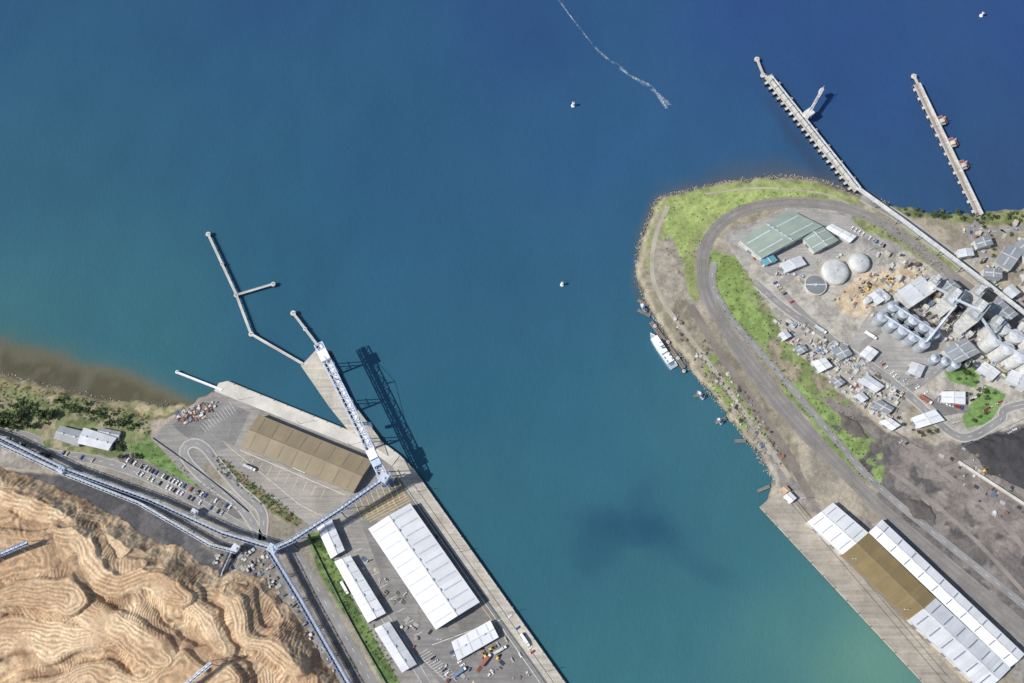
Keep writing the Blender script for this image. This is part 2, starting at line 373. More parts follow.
for (ex,ey,ea,eb,er,k) in [(640,528,70,22,-.2,.45),(600,545,34,26,.1,.25),(690,560,60,16,-.35,.25),(655,512,26,26,.3,.25)]:  # cloud shadow over the channel, painted into the water colour as soft dark ellipses
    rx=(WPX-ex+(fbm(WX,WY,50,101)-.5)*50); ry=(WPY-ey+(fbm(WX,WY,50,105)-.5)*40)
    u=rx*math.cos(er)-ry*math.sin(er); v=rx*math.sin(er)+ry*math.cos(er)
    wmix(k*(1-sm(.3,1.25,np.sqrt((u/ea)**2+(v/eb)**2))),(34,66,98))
sx_=WX*.5+WY*.87; sy_=(-WX*.87+WY*.5)*3.2
WC*=(.93+.1*fbm(WX,WY,90,111)+.08*(fbm(sx_,sy_,170,121)-.5))[...,None]
wm=bpy.data.materials.new('sea_water'); wm.use_nodes=True; t=wm.node_tree; b=t.nodes['Principled BSDF']
b.inputs['Roughness'].default_value=.2; b.inputs['IOR'].default_value=1.33; b.inputs['Specular IOR Level'].default_value=.5
at=nd(t,'ShaderNodeAttribute',attribute_name='cover'); tc=nd(t,'ShaderNodeTexCoord')
mp=nd(t,'ShaderNodeMapping'); mp.inputs['Rotation'].default_value=(0,0,.5); mp.inputs['Scale'].default_value=(1,.45,1); t.links.new(tc.outputs['Object'],mp.inputs[0])
k=noise(t,mp.outputs[0],.35,6,.25,.75,.7); k2=noise(t,mp.outputs[0],.03,5,.3,.7)
o=mixrgb(t,.26,at.outputs[0],mixrgb(t,k,(.78,.78,.78),(1.25,1.25,1.25)),'MULTIPLY')
o=mixrgb(t,.2,o,mixrgb(t,k2,(.78,.8,.82),(1.2,1.2,1.2)),'MULTIPLY')
t.links.new(o,b.inputs['Base Color'])
bp=nd(t,'ShaderNodeBump'); bp.inputs['Strength'].default_value=.3; bp.inputs['Distance'].default_value=.5
t.links.new(k,bp.inputs['Height']); t.links.new(bp.outputs[0],b.inputs['Normal'])
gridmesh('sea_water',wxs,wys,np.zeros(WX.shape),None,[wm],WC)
# ------------------------------------------------------------------ shoreline rocks
def rocks(name,px,n,sp,mats,rmin=.3,rmax=.9):
    path=smooth_path([G2(*p,0) for p in px],3); a=M()
    for _ in range(n):
        i=random.randrange(len(path)-1); p=path[i].lerp(path[i+1],random.random()); r=random.uniform(rmin,rmax)
        x=p.x+random.gauss(0,sp); y=p.y+random.gauss(0,sp); z=random.uniform(.1,.9)
        vs=[(x+r*random.uniform(.6,1.2)*c[0],y+r*random.uniform(.6,1.2)*c[1],z+r*random.uniform(.4,.6)*c[2]) for c in ((1,0,0),(0,1,0),(-1,0,0),(0,-1,0),(0,0,1),(0,0,-1))]
        a.add(vs,[(0,1,4),(1,2,4),(2,3,4),(3,0,4),(1,0,5),(2,1,5),(3,2,5),(0,3,5)],random.randrange(len(mats)))
    return a.obj(name,mats)
RK=[mat('rock_a',(180,170,152),None,.2,.3,1),mat('rock_b',(150,140,124),None,.2,.3,1),mat('rock_c',(112,104,94),None,.2,.3,1)]
rocks('shoreline_rocks',shoreR[14:],2600,1.4,RK)
rocks('shoreline_rocks',shoreL[3:11],400,1.8,RK)
# ------------------------------------------------------------------ paved areas
ZA=3.05
sheet('port_yard_pavement',[(150,436),(190,406),(222,388),(300,420),(388,456),(410,482),(560,690),(600,760),(440,760),(400,683),(352,598),(322,532),(305,522),(262,490),(214,452),(200,470),(245,508),(262,540),(238,520),(180,470)],ZA,ASPH)
sheet('storage_yard_pavement',[(172,425),(195,408),(222,400),(250,412),(234,446),(214,452),(190,440)],ZA+.02,mat('storage_asphalt',(132,130,127),(114,113,112),.2,.03,.4,tracks=.42))
sheet('wharf_road_pavement',[(222,440),(236,447),(352,494),(330,520),(318,524),(290,505),(250,478)],ZA+.035,mat('worn_asphalt',(158,152,142),(138,132,123),.18,.03,.4,tracks=.42))
sheet('quay_pavement',[(396,474),(418,500),(548,683),(500,683),(440,600),(424,560),(390,500)],ZA+.045,ASPH2)
sheet('shed_forecourt_pavement',[(360,520),(372,514),(450,632),(505,616),(545,683),(440,683),(416,655),(398,620)],ZA+.06,mat('yard_asphalt',(132,129,126),(112,110,108),.2,.03,.35,tracks=.95))
PPV=mat('plant_pavement',(160,157,152),(140,137,133),.18,.03,.4,tracks=.6)
sheet('plant_yard_pavement',[(846,348),(874,306),(906,284),(948,272),(1030,326),(1040,372),(985,348),(942,366),(905,390),(872,374)],ZA-.01,PPV)
sheet('plant_yard_pavement',[(728,238),(790,208),(846,216),(866,232),(840,256),(806,276),(770,276)],ZA-.01,PPV)
sheet('plant_yard_pavement',[(776,316),(800,320),(846,350),(900,392),(886,416),(850,392),(802,350)],ZA-.015,mat('storage_yard_surface',(168,162,152),(146,141,132),.2,.04,.4,tracks=.7))
sheet('plant_car_park_pavement',[(930,404),(945,390),(970,392),(968,412),(944,416)],ZA+.005,ASPH2)
def wharf(name,px,top,mats=(CONC,CONCD),z0=-2.5):
    a=M(); pts=[G2(*p) for p in px]; a.prism(pts,top-.9,top,0,1); o=a.obj('deck',list(mats))
    e=empty(name); o.parent=e
    b=M(); n=len(pts)
    for i in range(n):
        p=Vector(pts[i]);q=Vector(pts[(i+1)%n]); L=(q-p).length; k=int(L/6)
        for j in range(k):
            c=p.lerp(q,(j+.5)/max(k,1)); ctr=sum((Vector(t) for t in pts),Vector((0,0)))/n; c=c+(ctr-c).normalized()*1
            b.cyl(c,.5,z0,top-.9,0,8)
    ob=b.obj('piles',[CONCD]); ob.parent=e
    return e
wharf('quay_wharf',[(219,383),(228,381),(388,446),(400,455),(392,466),(378,456),(214,391)],3.35,(CONC2,CONCD))
wharf('quay_wharf',[(392.6,466.6),(400.4,455.4),(414,469),(568,686),(640,790),(626,800),(553,690),(398,476)],3.35)
wharf('quay_wharf',[(759,507),(784,489),(808,520),(965,684),(1040,765),(1010,790),(927,688)],3.3,(mat('old_wharf_deck',(168,159,145),(142,134,122),.2,.05,.3,tracks=.8),CONCD))
a=M()
for pts,z in (([(220,383.5),(228,382),(388,447),(400,456),(414,470),(567,686)],3.35),([(760,507.5),(926,686)],3.3)):
    P=[Vector(G2(*p)) for p in pts]
    for i in range(len(P)-1):
        a.beam((*P[i],z+.15),(*P[i+1],z+.15),.5,.3,0)
        L=(P[i+1]-P[i]).length
        for j in range(int(L/14)):
            c=P[i].lerp(P[i+1],(j+.5)/(int(L/14))); a.cyl(c,.45,z+.3,z+1.1,1,8,r2=.3)
            a.cyl(c,.5,-.4,z-.2,1,8)
a.obj('quay_kerb',[CONC2,DKST])
a=M()
pth2=pxpath([(405,486),(548,686)]); strip(a,pth2,.6,ZA+.13,0); strip(a,pth2,.6,ZA+.13,0,5)
pth3=pxpath([(790,502),(945,683)]); strip(a,pth3,.5,3.33,0); strip(a,pth3,.5,3.33,0,6)
pth=pxpath([(412,482),(556,686)]); strip(a,pth,.5,3.38,0)
a.obj('crane_rails',[DKST])
# ------------------------------------------------------------------ roads, rails
def road(name,px,w,z=ZA+.06,m=ROAD,edge=None,centre=True,kerb=False):
    p=pxpath(px); a=M(); strip(a,p,w,z,0)
    if centre:
        for i in range(0,len(p)-2,3): strip(a,p[i:i+2],.3,z+.03,1)
    if edge: strip(a,p,.35,z+.03,1,w/2-.6); strip(a,p,.35,z+.03,1,-w/2+.6)
    if kerb:
        for s in (-1,1):
            q=offs(p,s*(w/2+.2))
            for i in range(len(q)-1): a.beam((*q[i],z+.05),(*q[i+1],z+.05),.35,.15,2)
    return a.obj(name,[m,LINE,CONC2])
road('road',[(-300,412),(0,432),(45,452),(95,460),(150,478),(215,512),(262,540)],8,kerb=True)
road('road',[(262,540),(262,512),(240,490),(218,464),(204,447),(192,443),(184,450),(188,462),(208,482),(236,502),(252,522),(262,540),(284,552)],9,ZA+.12,edge=True,kerb=True)
road('road',[(284,548),(300,560),(330,610),(372,683),(420,770)],8,ZA+.03,kerb=False)
road('road',[(322,528),(345,560),(400,640),(430,690)],8,ZA+.09,edge=True,centre=False)
road('road',[(757,284),(790,312),(850,352),(905,392),(950,432),(972,436),(1000,420),(1024,404),(1200,380)],9,kerb=True,edge=True)
road('road',[(862,196),(900,218),(950,255),(1000,295),(1040,325),(1200,430)],12,ZA+.02,centre=True,edge=True)
road('road',[(905,392),(925,380),(950,362),(985,345),(1030,330)],7,ZA+.08)
road('road',[(905,392),(880,370),(862,350),(880,330),(905,310),(950,280)],6,ZA+.10,centre=False)
road('road',[(845,350),(812,322),(790,300),(780,285),(800,270)],6,ZA+.13,centre=False)
GRAV=mat('gravel_track',(168,160,144),(148,140,125),.15,.05,.5)
road('gravel_track',[(668,206),(656,235),(652,270),(662,300),(690,338),(725,385),(760,435),(790,478)],4.5,ZA,GRAV,centre=False)
road('gravel_track',[(705,194),(760,188),(820,193),(850,204)],2.,ZA,GRAV,centre=False)
CYT=mat('coal_yard_track',(144,135,127),(124,116,110),.15,.05,.5)
road('gravel_track',[(900,440),(940,470),(1000,520),(1040,570)],5,ZA-.01,CYT,centre=False)
road('gravel_track',[(890,470),(930,500),(980,545),(1040,610)],4,ZA-.02,CYT,centre=False)
road('gravel_track',[(940,470),(985,462),(1030,500),(1080,560)],4,ZA-.03,CYT,centre=False)
road('road',[(965,225),(1000,232),(1024,228),(1200,220)],6,ZA+.06)
road('road',[(980,215),(972,240),(1000,262),(1030,240)],6,ZA+.10)
loop=[(1100,384),(1030,332),(960,282),(905,238),(860,213),(815,203),(770,204),(735,214),(712,234),(703,260),(706,292),(724,326),(756,368),(790,410),(830,455),(870,498),(940,558),(1024,628),(1150,735)]
p=pxpath(loop,4); a=M(); strip(a,p,12,ZA+.16,0)
SLP=mat('sleepers',(118,113,107),None,.15,.2,1)
for tr in (-2.8,2.8):
    for s in (-.75,.75): strip(a,p,.28,ZA+.42,1,tr+s)
for i in range(0,len(p)-1):
    for tr in (-2.8,2.8):
        for f in (0,.25,.5,.75):
            c=p[i].lerp(p[i+1],f); d=(p[i+1]-p[i]).normalized()
            cc_=c+Vector((-d.y,d.x))*tr; n=Vector((-d.y,d.x))
            a.beam((*(cc_-n*1.3),ZA+.28),(*(cc_+n*1.3),ZA+.28),.3,.14,2)
a.obj('railway_track',[BALL,RAIL,SLP])
p=pxpath([(712,300),(735,350),(765,392),(800,432),(850,482),(930,560),(1024,640),(1150,750)],4); a=M(); strip(a,p,7,ZA+.12,0); strip(a,p,2.7,ZA+.24,2); strip(a,p,.35,ZA+.3,1,.75); strip(a,p,.35,ZA+.3,1,-.75); a.obj('railway_track',[BALL,RAIL,mat('oiled_ballast',(118,113,108),(102,98,94),.15,.06,.8)])
road('road',[(714,262),(713,286),(732,320),(760,352),(795,392),(836,440),(880,488),(950,546),(1030,610),(1150,708)],7,ZA+.2,ROAD,centre=True,edge=False)
road('gravel_track',[(690,305),(715,345),(750,398),(782,445),(800,478),(812,500)],8,ZA+.02,mat('sidings_gravel',(128,119,110),(106,99,92),.2,.05,.6),centre=False)
a=M()
def mark(p,q,w=.35,mi=0,z=ZA+.1):
    strip(a,[Vector(G2(*p)),Vector(G2(*q))],w,z,mi)
for i in range(9):
    f=i/8; mark((362+f*44,520-f*22),(354+f*44,500-f*22),.7,1,ZA+.14)
for f in np.linspace(0,1,6): mark((360+f*9,512+f*10),(402+f*9,490+f*10),.6,1,ZA+.16)
for f in np.linspace(0,1,14): mark((418+f*28,655+f*26),(428+f*28,649+f*26),.35)
mark((418,655),(446,681)); mark((432,645),(505,618),.5)
for f in np.linspace(0,1,12): mark((505+f*36,612+f*60),(513+f*36,607+f*60),.35,0,ZA+.12)
mark((412,508),(500,632),.5,1,ZA+.12); mark((404,486),(540,683),.5,0,ZA+.12); mark((392,500),(430,556),.4,0,ZA+.12)
mark((240,450),(345,495),.5); mark((228,446),(300,505),.4,0); mark((300,505),(322,516),.4,0)
for f in np.linspace(0,1,10): mark((245+f*80,455+f*34),(240+f*80,465+f*34),.3,0)
for f in np.linspace(0,1,18): mark((130+f*100,458+f*50),(126+f*100,464+f*50),.3,0)
for f in np.linspace(0,1,8): mark((362+f*60,548+f*84),(354+f*60,552+f*84),.35,0,ZA+.12)
for f in np.linspace(0,1,12): mark((200+f*30,425-f*22),(206+f*30,432-f*20),.3,0)
a.obj('painted_markings',[LINE,YEL])
# ------------------------------------------------------------------ buildings
RGYD=mat('roller_door',(120,128,138),None,.1,.3,1)
def building(name,px,h,rise,roof,wall=WALLW,sky=SKYL,spacing=9,sw=1.2,vents=0,doors=True,zb=GZ):
    """px: eave corners as mapped; [a,b] gable end, [c,d] other end."""
    A,B,Cc,Dd=[Vector(G(p[0],p[1],zb+h)) for p in px]
    e=empty(name); z=zb+h
    R1=(A+B)/2+Vector((0,0,rise)); R2=(Cc+Dd)/2+Vector((0,0,rise))
    w=M()
    for p,q in ((A,B),(B,Cc),(Cc,Dd),(Dd,A)):
        w.add([(p.x,p.y,zb-.2),(q.x,q.y,zb-.2),(q.x,q.y,z-.05),(p.x,p.y,z-.05)],[(0,1,2,3)])
    for p,q,r in ((A,B,R1),(Cc,Dd,R2)): w.add([(p.x,p.y,z-.05),(q.x,q.y,z-.05),(r.x,r.y,r.z-.08)],[(0,1,2)])
    w.obj('walls',[wall],e)
    ax=(R2-R1); L=ax.length; ax.normalize(); ov=.5
    me=bpy.data.meshes.new('roof'); vs=[];fs=[];uv=[]
    for (p,q) in ((B,Cc),(A,Dd)):
        dn1=(p-R1); dn2=(q-R2); W=dn1.length
        k=(W+ov)/W
        q0=R1-ax*ov; q1=R2+ax*ov; q2=R2+dn2*k+ax*ov; q3=R1+dn1*k-ax*ov
        o=len(vs); vs+=[q0,q1,q2,q3]; vs+=[x-Vector((0,0,.25)) for x in (q0,q1,q2,q3)]
        fs+=[(o,o+1,o+2,o+3),(o+3,o+2,o+6,o+7),(o,o+3,o+7,o+4),(o+1,o+5,o+6,o+2)]
        U=[(0,0),(L,0),(L,W),(0,W)]; uv+=U+[U[3],U[2],U[2],U[3]]+[U[0],U[3],U[3],U[0]]+[U[1],U[1],U[2],U[2]]
    me.from_pydata(vs,[],fs); l=me.uv_layers.new(name='UVMap')
    off=random.random()*200
    for i,u in enumerate(uv): l.data[i].uv=(u[0]+off,u[1]+off)
    me.materials.append(roof); ro=bpy.data.objects.new('roof',me); SC.collection.objects.link(ro); ro.parent=e
    s=M()
    if spacing:
        n=max(1,int(L/spacing))
        for i in range(n):
            t=(i+.5)/n
            for (p,q) in ((B,Cc),(A,Dd)):
                top=R1.lerp(R2,t); bot=p.lerp(q,t); nn=Vector((0,0,.1))
                a0=top.lerp(bot,.12)+nn; a1=top.lerp(bot,.94)+nn; d=ax*sw/2
                s.add([a0-d,a0+d,a1+d,a1-d],[(0,1,2,3)],0)
    s.beam(R1-ax*ov+Vector((0,0,.12)),R2+ax*ov+Vector((0,0,.12)),.8,.25,1)
    for i in range(vents):
        c=R1.lerp(R2,(i+.5)/vents); s.beam(c-ax*1.2+Vector((0,0,.6)),c+ax*1.2+Vector((0,0,.6)),1.4,.9,2); 
    s.obj('roof_skylights',[sky,wall,STEEL],e)
    if doors and h>3.5:
        d=M()
        for (p,q) in ((B,Cc),(A,Dd),(A,B),(Cc,Dd)):
            LL=(q-p).length; u=(q-p).normalized(); k=max(1,int(LL/16))
            for i in range(k):
                c=p.lerp(q,(i+.5)/k); d.box((c.x,c.y),u,min(5,LL*.5),.24,zb,zb+min(4.5,h*.75),0)
        d.obj('roller_doors',[RGYD],e)
    return e
building('quayside_warehouse',[(259,415),(242,446),(353,492),(372,461)],8,3,RBR,WALLB,SKYD,14,1.,0)
building('white_warehouse',[(410,504),(369,529),(436,629),(479,602)],10,4,RW,WALLW,SKYL,10,1.3,10)
building('storage_shed',[(452,642),(458,660),(498,637),(490,621)],6,1.5,RW,WALLW,SKYL,8,1,2)
building('long_shed',[(331,519),(317,527),(331,558),(344,550)],7,1.5,RW,WALLW,SKYL,8,1,2)
building('long_shed',[(350,556),(335,562),(368,622),(385,613)],7,1.5,RW,WALLW,SKYL,10,1,4)
building('long_shed',[(389,622),(375,629),(402,672),(416,664)],7,1.5,RW2,WALLW,SKYL,10,1,3)
building('wharf_shed',[(833,503),(808,522),(843,554),(868,533)],9,3,RW,WALLW,RGYD,9,.6,0)
building('wharf_shed',[(868.5,533.5),(843.5,554.5),(909.5,619),(935,598)],10,3,ROL,WALLB,SKYD,20,1.,0)
building('wharf_shed',[(935.5,598.5),(910,619.5),(984,691),(1010,668)],10,3,RW2,WALLW,RGYD,13,1.2,0)
building('wharf_shed',[(882,520),(869.5,532.5),(1010,666.5),(1024,654)],10,2.5,RW,WALLW,RGYD,15,1.,0)
building('office_building',[(60,426),(54,438),(78,446),(84,432)],5,1,RGY,WALLW,SKYL,0,1,2)
building('office_building',[(84,428),(78,443),(108,450),(116,438)],6,1.2,RW2,WALLW,SKYL,0,1,3)
building('office_building',[(100,428),(97,434),(118,440),(120,432)],4,.8,RGY,WALLW,SKYL,0,1,1)
building('processing_plant_shed',[(792,211),(740,240),(762,258),(822,226)],10,3,RGR,WALLW,SKYL,12,1.2,6)
building('processing_plant_shed',[(822,226),(802,236),(815,252),(838,240)],8,2,RGR,WALLW,SKYL,9,1,2)
building('teal_annex_building',[(771,253),(760,258),(765,265),(777,260)],6,.8,RTL,WALLW,SKYL,0)
building('plant_office_building',[(800,256),(780,264),(786,272),(806,264)],6,1.2,RW2,WALLW,SKYL,9)
building('plant_office_building',[(832,224),(826,228),(850,242),(856,236)],5,1,RW,WALLW,SKYL,9)
for q in [[(868,375),(858,381),(876,392),(884,386)],[(880,400),(872,406),(888,414),(894,408)],[(935,410),(912,418),(918,428),(944,420)],[(1000,372),(985,362),(977,370),(992,380)],[(965,392),(942,392),(942,402),(965,404)],
          [(825,358),(812,362),(820,372),(832,366)],[(846,345),(832,350),(840,360),(852,354)],[(890,418),(880,422),(892,430),(900,425)],[(803,344),(794,348),(800,354),(808,350)],
          [(786,330),(779,334),(784,340),(791,336)],[(838,376),(830,380),(838,387),(845,382)],[(862,392),(855,396),(862,402),(868,398)],[(878,352),(868,346),(860,354),(870,361)],[(925,366),(912,362),(908,372),(920,377)]]:
    building('service_building',q,random.uniform(4,7),1,random.choice([RW2,RW2,RGY,RGY,RW]),WALLW,SKYL,10)
for q in [[(1008,244),(996,262),(1010,270),(1024,250)],[(1030,232),(1014,246),(1030,262),(1050,248)],[(990,236),(975,240),(978,248),(993,244)],[(1002,270),(985,268),(984,276),(1002,278)],[(1040,270),(1026,272),(1028,290),(1044,288)],
          [(972,248),(958,250),(960,257),(974,255)],[(1045,335),(1022,322),(1014,332),(1036,346)],[(1012,284),(1004,290),(1012,298),(1020,292)],[(1062,300),(1046,308),(1060,322),(1076,312)]]:
    building('industrial_building',q,random.uniform(8,14),1.2,random.choice([RGY,RW2,RGY]),WALLW,SKYL,10)
for q,h in [([(921,276),(898,292),(912,306),(936,290)],16),([(966,338),(944,350),(956,364),(980,352)],16),([(1000,298),(986,308),(1004,324),(1018,314)],16),([(905,310),(894,304),(886,312),(896,320)],9),([(978,298),(966,290),(956,298),(968,308)],14),([(880,288),(868,296),(878,304),(890,296)],7),
            ([(950,278),(940,284),(950,294),(961,287)],18),([(1032,378),(1012,370),(1006,380),(1026,390)],9)]:
    building('mill_building',q,h,1.5,random.choice([RW2,RGY]),WALLW,SKYL,7,.8,3)
def silo(px,py,r,h,m,zb=GZ,cone=2.5,name='grain_silo'):
    c=G(px,py,zb); a=M(); a.cyl(c,r,zb-.2,zb+h,0,20,cone=cone,mi2=1)
    for k in range(1,4): a.cyl(c,r+.12,zb+h*k/4,zb+h*k/4+.3,2,20,cone=0)
    a.cyl(c,.7,zb+h+cone-.3,zb+h+cone+.8,2,8)
    for i in range(20):
        an=2*math.pi*i/20; a.beam((c[0]+r*math.cos(an),c[1]+r*math.sin(an),zb+h+.1),(c[0]+.6*math.cos(an),c[1]+.6*math.sin(an),zb+h+cone),.12,.12,2)
    a.beam((c[0]+r,c[1],zb),(c[0]+r,c[1],zb+h+.8),.6,.3,2)
    return a.obj(name,m)
SIL=[mat('silo_steel',(182,187,192),(146,152,160),.14,.2,1,rough=.5,metal=.2),mat('silo_roof',(190,197,205),(150,158,170),.14,.2,1,rough=.45,metal=.15),mat('silo_ribs',(128,138,150),None,.1,.2,1)]
SIL2=[mat('pale_silo',(212,210,205),(182,180,176),.14,.2,1),mat('pale_silo_roof',(198,199,198),(166,168,170),.14,.2,1),STEEL]
for j in range(2):
    for i in range(5): silo(877+i*10.2+j*10,322+i*6.6-j*10,5.7,17,SIL)
for j in range(2):
    for i in range(4): silo(982+i*13+j*9,348+i*8-j*12,7.2,26,SIL2)
for i in range(3): silo(930+i*10,362+i*3,4.8,14,SIL)
a=M()
for (p,q,z) in (((877,322),(918,348.4),20.5),((887,312),(928,338.4),20.5),((982,348),(1021,372),29),((991,336),(1030,360),29)):
    P=G(*p); Q=G(*q); a.beam((P[0],P[1],GZ+z),(Q[0],Q[1],GZ+z),1.6,1.4)
for (p,z,q,z2) in (((918,348),21,(940,318),38),((928,338),21,(944,312),38),((982,348),30,(960,328),42),((925,296),24,(936,308),38),((936,312),40,(958,324),44)):
    P=G(*p);Q=G(*q); a.beam((P[0],P[1],GZ+z),(Q[0],Q[1],GZ+z2),1.8,1.8)
a.obj('silo_gallery',[STEEL])
def tower(px,py,l,w,h,ang,name='grain_elevator_tower',zb=GZ,wm_=SIL2[0]):
    c=G(px,py,zb); u=(math.cos(ang),math.sin(ang)); e=empty(name)
    a=M(); a.box(c,u,l,w,zb-.2,zb+h)
    n=int(l/3)
    for i in range(n+1):
        t=i/n-.5
        for s in (-1,1):
            a.box((c[0]+u[0]*t*l*.97-u[1]*s*w/2,c[1]+u[1]*t*l*.97+u[0]*s*w/2),u,.5,.5,zb-.2,zb+h-.5)
    a.obj('silo_walls',[wm_],e)
    b=M(); b.box(c,u,l+.8,w+.8,zb+h,zb+h+.6,0); b.box((c[0]+u[0]*l*.15,c[1]+u[1]*l*.15),u,l*.5,w*.5,zb+h+.6,zb+h+5,1)
    b.box((c[0]-u[0]*l*.3,c[1]-u[1]*l*.3),u,l*.18,w*.5,zb+h+.6,zb+h+2.5,2); 
    for k in range(3): b.box((c[0]+u[0]*l*(.3-.15*k),c[1]+u[1]*l*(.3-.15*k)),u,.8,w*.3,zb+h+5,zb+h+5.6,2)
    b.obj('rooftop_headhouse',[mat('roof_membrane',(160,162,160),(136,138,138),.15,.2,1),WALLW,STEEL],e)
    d=M()
    for s in (-1,1):
        for k in range(5):
            for t in (-.25,.25): d.box((c[0]+u[0]*t*l-u[1]*s*(w/2+.02),c[1]+u[1]*t*l+u[0]*s*(w/2+.02)),u,l*.1,.3,zb+3+k*h/6,zb+5+k*h/6)
    d.obj('windows',[GLASS],e)
for q in [(938,310,18,11,38,.85),(960,324,22,12,42,.85),(982,334,14,10,32,.85),(1022,336,20,12,34,.8),(968,300,12,9,26,.85),(925,290,9,8,28,.85)]: tower(*q)
for (x,y,r,h) in ((834,273,14,4.5),(858,264,11,4)):
    c=G(x,y); a=M(); a.cyl(c,r,GZ,GZ+4,0,28); a.dome(c,r-.1,GZ+4,h,1,28); a.cyl(c,1,GZ+4+h-.3,GZ+5+h,2,8)
    for i in range(14):
        an=i*math.pi/7; pts=[(c[0]+(r-.1)*math.cos(b)*math.cos(an),c[1]+(r-.1)*math.cos(b)*math.sin(an),GZ+4.06+h*math.sin(b)) for b in np.linspace(0,1.5,6)]
        for p,q in zip(pts,pts[1:]): a.beam(p,q,.3,.15,2)
    a.obj('domed_storage_tank',[CONC2,mat('dome_roof',(196,196,190),(166,167,164),.16,.1,.6,rough=.7),STEEL],smooth=False)
c=G(815,286); a=M(); a.cyl(c,11,GZ,GZ+3,0,32,mi2=0); a.cyl(c,10.3,GZ+3.0,GZ+3.05,1,32)
n=32
for i in range(n):
    t0,t1=2*math.pi*i/n,2*math.pi*(i+1)/n; a.beam((c[0]+10.6*math.cos(t0),c[1]+10.6*math.sin(t0),GZ+3.3),(c[0]+10.6*math.cos(t1),c[1]+10.6*math.sin(t1),GZ+3.3),.6,.6,0)
a.beam((c[0]-11,c[1],GZ+4),(c[0]+11,c[1],GZ+4),1.3,.3,2); a.cyl(c,1.5,GZ+3,GZ+4.6,2,12)
a.obj('clarifier_tank',[CONC2,mat('tank_liquid',(128,132,132),(108,114,116),.15,.1,1,rough=.4),STEEL])
for (x,y) in ((893,306),(884,300),(866,302),(876,296)): silo(x,y,3.4,8,SIL2,name='process_tank',cone=.8)
# ------------------------------------------------------------------ clutter yards
def pip(x,y,poly):
    ins=False;n=len(poly)
    for i in range(n):
        ax,ay=poly[i];bx,by=poly[(i+1)%n]
        if (ay>y)!=(by>y) and x<(bx-ax)*(y-ay)/(by-ay)+ax: ins=not ins
    return ins
CL=[WALLW,mat('weathered_steel',(152,147,140),None,.2,.3,1),RED,mat('blue_paint',(105,132,165),None,.15,.3,1),DKST,CONC2,TIMB,mat('sand_heap',(184,172,150),None,.15,.3,1),mat('pale_steel',(192,195,198),None,.15,.3,1)]
def clutter(name,poly,n,smin,smax,wts,ang=-.6,hmax=3):
    a=M(); P=np.array(poly); k=0
    while k<n:
        x=random.uniform(P[:,0].min(),P[:,0].max()); y=random.uniform(P[:,1].min(),P[:,1].max())
        if not pip(x,y,poly): continue
        k+=1; g=G(x,y); t=random.random(); mi=random.choices(range(len(CL)),wts)[0]
        an=ang+random.choice([0,math.pi/2])+random.gauss(0,.06); u=(math.cos(an),math.sin(an)); l=random.uniform(smin,smax)
        if t<.6:
            w=l*random.uniform(.3,.8); h=random.uniform(.6,hmax); a.box(g,u,l,w,GZ,GZ+h,mi)
            if l>3: a.box(g,u,l*.6,w*.6,GZ+h,GZ+h+.4,random.randrange(len(CL)))
        elif t<.82:
            for i in range(5): a.beam((g[0]-u[0]*l-u[1]*i*.7,g[1]-u[1]*l+u[0]*i*.7,GZ+.5),(g[0]+u[0]*l-u[1]*i*.7,g[1]+u[1]*l+u[0]*i*.7,GZ+.5),.4,.4,mi)
        elif t<.95:
            r=random.uniform(.8,1.8); a.cyl(g,r,GZ-.1,GZ+random.uniform(.8,2.5),mi,10,cone=.3)
        else:
            r=random.uniform(1.2,2.6); a.cyl(g,r,GZ-.1,GZ+.2,7,9,r2=r*.7,cone=r*.35)
    return a.obj(name,CL)
clutter('stored_materials',[(772,320),(800,322),(850,352),(902,394),(888,425),(850,398),(800,352)],280,1.2,5.5,[5,4,.8,.8,1.4,4,1,.5,5])
clutter('construction_materials',[(832,300),(868,272),(935,270),(945,282),(905,300),(872,322)],80,.8,4,[2,4,.2,.4,1,3,2,1,2])
clutter('plant_machinery',[(870,250),(905,256),(1000,312),(1024,345),(1010,392),(950,360),(905,305),(885,270)],170,1.5,7,[4,4,.2,.4,2,4,.5,0,5],hmax=8)
clutter('plant_machinery',[(900,285),(940,290),(1010,330),(1000,345),(960,345),(910,310)],90,2,7,[3,3,.2,.3,2,4,.5,0,5],hmax=16)
clutter('plant_machinery',[(745,238),(760,265),(800,290),(830,290),(850,262),(840,250),(800,268)],50,1,4,[4,3,.5,.7,1,4,1,0,4])
clutter('industrial_equipment',[(960,225),(1060,222),(1100,320),(1040,330),(985,285)],150,1.5,6,[3,3,.6,.8,2,3,1,0,3],hmax=6)
clutter('stored_materials',[(668,310),(700,330),(760,410),(790,470),(775,470),(720,400),(672,330)],140,.6,2.6,[1,4,.8,.3,3,1,4,0,1],hmax=1.2)
clutter('stored_materials',[(175,415),(205,403),(220,402),(205,418),(185,424)],80,1.5,5,[1,3,4,.5,1,1,2,0,1],.5,1.6)
clutter('scrap_heap',[(935,435),(1000,460),(1030,520),(1000,520),(940,480)],60,.8,3,[1,3,.3,.3,3,1,1,0,1],hmax=1.5)
clutter('port_equipment',[(440,668),(470,645),(535,665),(545,683),(440,690)],26,1.2,3.5,[3,2,1,2,1,1,1,0,2],.9,2.2)
clutter('conveyor_equipment',[(215,545),(270,552),(320,640),(350,690),(335,690),(262,578),(215,565)],120,1,4.5,[3,4,.6,2,3,2,1,0,3],.7,3)
clutter('yard_equipment',[(355,560),(372,556),(430,640),(415,650)],24,1.,4,[3,2,.6,1,1,2,1,0,3],.95,2.4)
